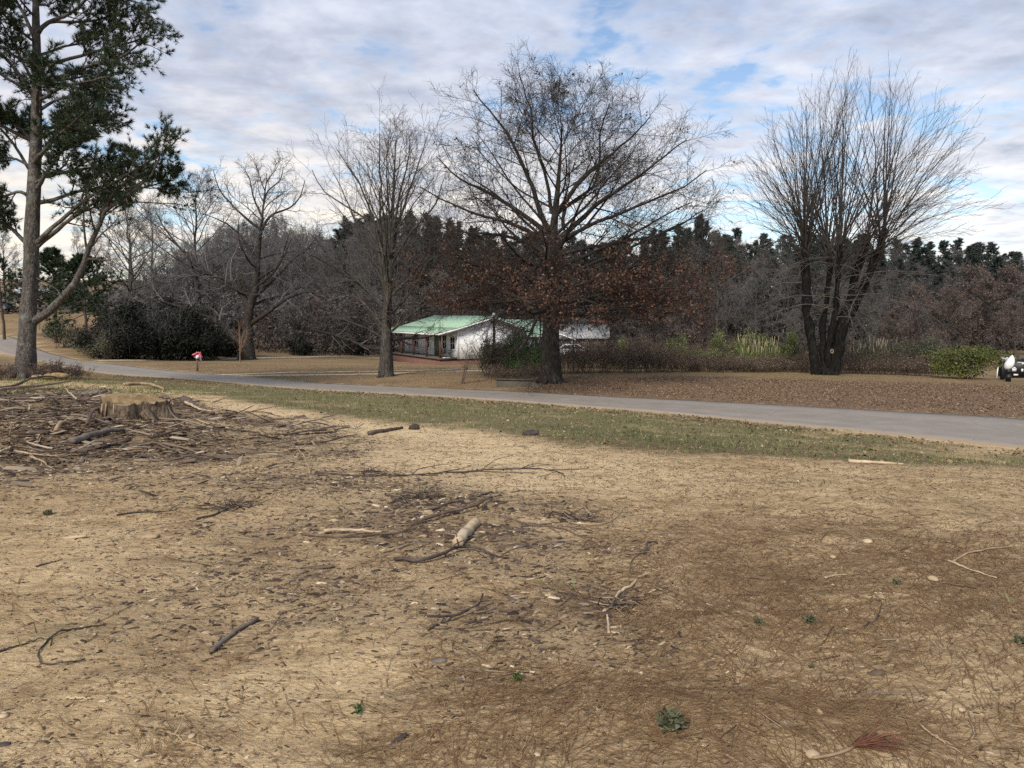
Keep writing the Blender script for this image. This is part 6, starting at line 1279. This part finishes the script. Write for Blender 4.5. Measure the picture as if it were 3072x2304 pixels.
    # crumbs of soil and small stones
    x, y, r = sector(95000, 2.0, 20, 43, 1.1); cl = fbm(x * .9 + 30, y * .9, 3); k = (rng.random(len(x)) < .25 + 1.2 * np.clip(cl - .45, 0, 1)) & yard_mask(x, y) & (rng.random(len(x)) < .8); x, y, r = x[k], y[k], r[k]; n = len(x); print('crumbs', n); s = (.0035 + .009 * rng.random(n) ** 5) * (1 + .05 * r); sc = np.stack([s * rng.uniform(1, 1.7, n), s, s * rng.uniform(.5, .9, n)], 1); OV = np.array([(1, 0, .1), (.3, .9, 0), (-.8, .6, .1), (-.9, -.5, 0), (.1, -1, .1), (0.1, 0, 1), (0, 0, -.4)]); OF = np.array([(0, 1, 5), (1, 2, 5), (2, 3, 5), (3, 4, 5), (4, 0, 5)]); stuff('soil_crumbs', place(OV, OF, x, y, sc, rng.uniform(0, 6.28, n), rng.normal(0, .3, n), rng.normal(0, .3, n)), 'clods', 'crumbs of sandy soil and small stones over the yard', 'soil crumbs')
    # verge: short grass, dead leaves on it
    lo = Z_verge[:, :2].min(0); hi = Z_verge[:, :2].max(0); n = 400000; x = rng.uniform(max(lo[0], -26), min(hi[0], 20), n); y = rng.uniform(lo[1], min(hi[1], 50), n); c = cover(x, y); gp = fbm(x * .7 + 2, y * .7, 3); k = (rng.random(n) < c['grass'] * (.15 + .7 * gp)) & (road_sd(x, y) > .12); x, y, gp = x[k], y[k], gp[k]; rd = np.hypot(x, y); k = rng.random(len(x)) < np.clip(24 / rd, .35, 1); x, y, gp = x[k], y[k], gp[k]; n = len(x); print('blades', n)
    gr = np.zeros(n)
    for px in ((1720, 1290), (1790, 1308), (1840, 1312), (1900, 1300), (1960, 1325), (2060, 1330), (1680, 1285), (2090, 1350)): g = gnd(*px); gr = np.maximum(gr, np.exp(-(((x - g[0]) / .8) ** 2 + ((y - g[1]) / .7) ** 2)))
    L = (.035 + .05 * rng.random(n)) * (1 + 1.0 * gr) * (.7 + .7 * gp); a = rng.uniform(0, 6.28, n); ln = rng.normal(0, .45, (n, 2)); b = np.stack([x, y, hg(x, y) - .005], 1); s = np.stack([np.cos(a), np.sin(a), 0 * a], 1) * .006; tip = b + np.c_[ln * L[:, None], L]; V = np.stack([b - s, b + s, tip], 1); isg = gr + rng.random(n) * .5 > .75
    for nm, sel, m_, l in (('verge_grass', ~isg, 'grass', 'short dull grass of the roadside verge'), ('green_grass', isg, 'grass_green', 'brighter green grass tufts in the verge')): v = V[sel].reshape(-1, 3); stuff(nm, (v, np.arange(len(v)).reshape(-1, 3)), m_, l, 'grass')
    n = 170000; x = rng.uniform(-24, 20, n); y = rng.uniform(11, 46, n); sd = road_sd(x, y); c = cover(x, y); k = (sd > .05) & (rng.random(n) < c['grass'] * np.interp(sd, [0, .8, 1.8, 3.2, 5], [.5, .65, .40, .12, .06]) * np.interp(x, [-24, -10, 0, 20], [.15, .3, .8, 1])) & yard_mask(x, y); x, y = x[k], y[k]; print('verge leaves', len(x)); P = np.stack([x, y, hg(x, y) + rng.uniform(.01, .045, len(x))], 1); stuff('verge_leaves', leaves_at(P, .085, .75, .6, 0), 'leaf_verge', 'dry leaves blown along the roadside verge', 'leaves')
    # leaf litter beyond the road and under the oak
    lo = Z_lit[:, :2].min(0); hi = Z_lit[:, :2].max(0); n = 170000; x = rng.uniform(lo[0] - 3, min(hi[0] + 1, 34), n); y = rng.uniform(max(lo[1] - 1, 8), hi[1] + 2, n); c = cover(x, y); k = (rng.random(n) < c['litter'] * .85) & (road_sd(x, y) > .05); x, y = x[k], y[k]; print('litter', len(x)); P = np.stack([x, y, hg(x, y) + rng.uniform(.0, .04, len(x))], 1); stuff('leaf_litter', leaves_at(P, .065, .75, .62, 0), 'leaf_litter', 'russet fallen leaves beyond the road right of the oak', 'leaves')
    # thin lawn blades on the far side, near part only
    n = 60000; x = rng.uniform(-26, 24, n); y = rng.uniform(24, 62, n); c = cover(x, y); k = (c['lawn'] > .5) & (c['litter'] < .6) & (road_sd(x, y) > .1); x, y = x[k], y[k]; n = len(x); L = rng.uniform(.03, .07, n); a = rng.uniform(0, 6.28, n); b = np.stack([x, y, hg(x, y)], 1); s = np.stack([np.cos(a), np.sin(a), 0 * a], 1) * .012; V = np.stack([b - s, b + s, b + np.c_[rng.normal(0, .02, (n, 2)), L]], 1).reshape(-1, 3); stuff('lawn_grass', (V, np.arange(n * 3).reshape(-1, 3)), 'lawn_blades', 'thin dormant lawn grass across the road', 'grass')
    # grass on the bank and rough ground by the big pine
    x = rng.uniform(-30, -10, 30000); y = rng.uniform(22, 44, 30000); k = (~inside(x, y, Z_verge)) & yard_mask(x, y) & (np.hypot(x, y) > 27) & (fbm(x * .8, y * .8, 3) > .42); x, y = x[k], y[k]; n = len(x); L = rng.uniform(.05, .16, n); a = rng.uniform(0, 6.28, n); b = np.stack([x, y, hg(x, y)], 1); s = np.stack([np.cos(a), np.sin(a), 0 * a], 1) * .009; V = np.stack([b - s, b + s, b + np.c_[rng.normal(0, .05, (n, 2)), L]], 1).reshape(-1, 3); stuff('rough_grass', (V, np.arange(n * 3).reshape(-1, 3)), 'grass', 'rough grass and weeds round the big pine', 'grass')
mat_island('bark_strips', [(0, (.045, .034, .028)), (.4, (.105, .078, .060)), (.7, (.17, .13, .095)), (.93, (.28, .22, .16)), (1, (.42, .34, .25))], .9, .1)
mat_island('red_needles', [(0, (.085, .030, .016)), (.6, (.17, .066, .034)), (1, (.26, .12, .065))], .6, .3)
mat_island('leaf_sage', [(0, (.055, .058, .032)), (.6, (.105, .108, .062)), (1, (.17, .17, .10))], .7, .2)
mat_island('lawn_blades', [(0, (.13, .085, .045)), (.5, (.21, .145, .080)), (.85, (.29, .22, .13)), (1, (.12, .13, .05))], .8, .1)
# ------------------------------------------------------------------ build
import time as _t
_t0 = _t.time()
def step(n): print('STEP %s %.1f' % (n, _t.time() - _t0))
build_ground(); step('ground'); build_road(); step('road')
left_pine(); pin_oak(); poplar(); maple(); left_oak(); step('big trees')
sapling('sapling', 'multi stemmed tan sapling in front of the gnarled tree', 718, 66.0, 3.6, 5, 'twig_tan', spread=.25)
sapling('sapling', 'small leaning young tree with a few leaves beside the drive', 1388, 38.5, 2.3, 2, 'twig_brush', -.06, True, .3)
build_wood(); step('wood'); build_shrubs(); step('shrubs')
build_house(); build_outbuildings(); build_yard(); step('house')
build_stump(); build_sticks(); build_sprigs(); step('sticks'); build_loose(); step('loose')
print('TRIS', sum(sum(max(len(p.vertices) - 2, 1) for p in me.polygons) if len(me.polygons) < 2000 else len(me.loops) - 2 * len(me.polygons) for me in bpy.data.meshes))
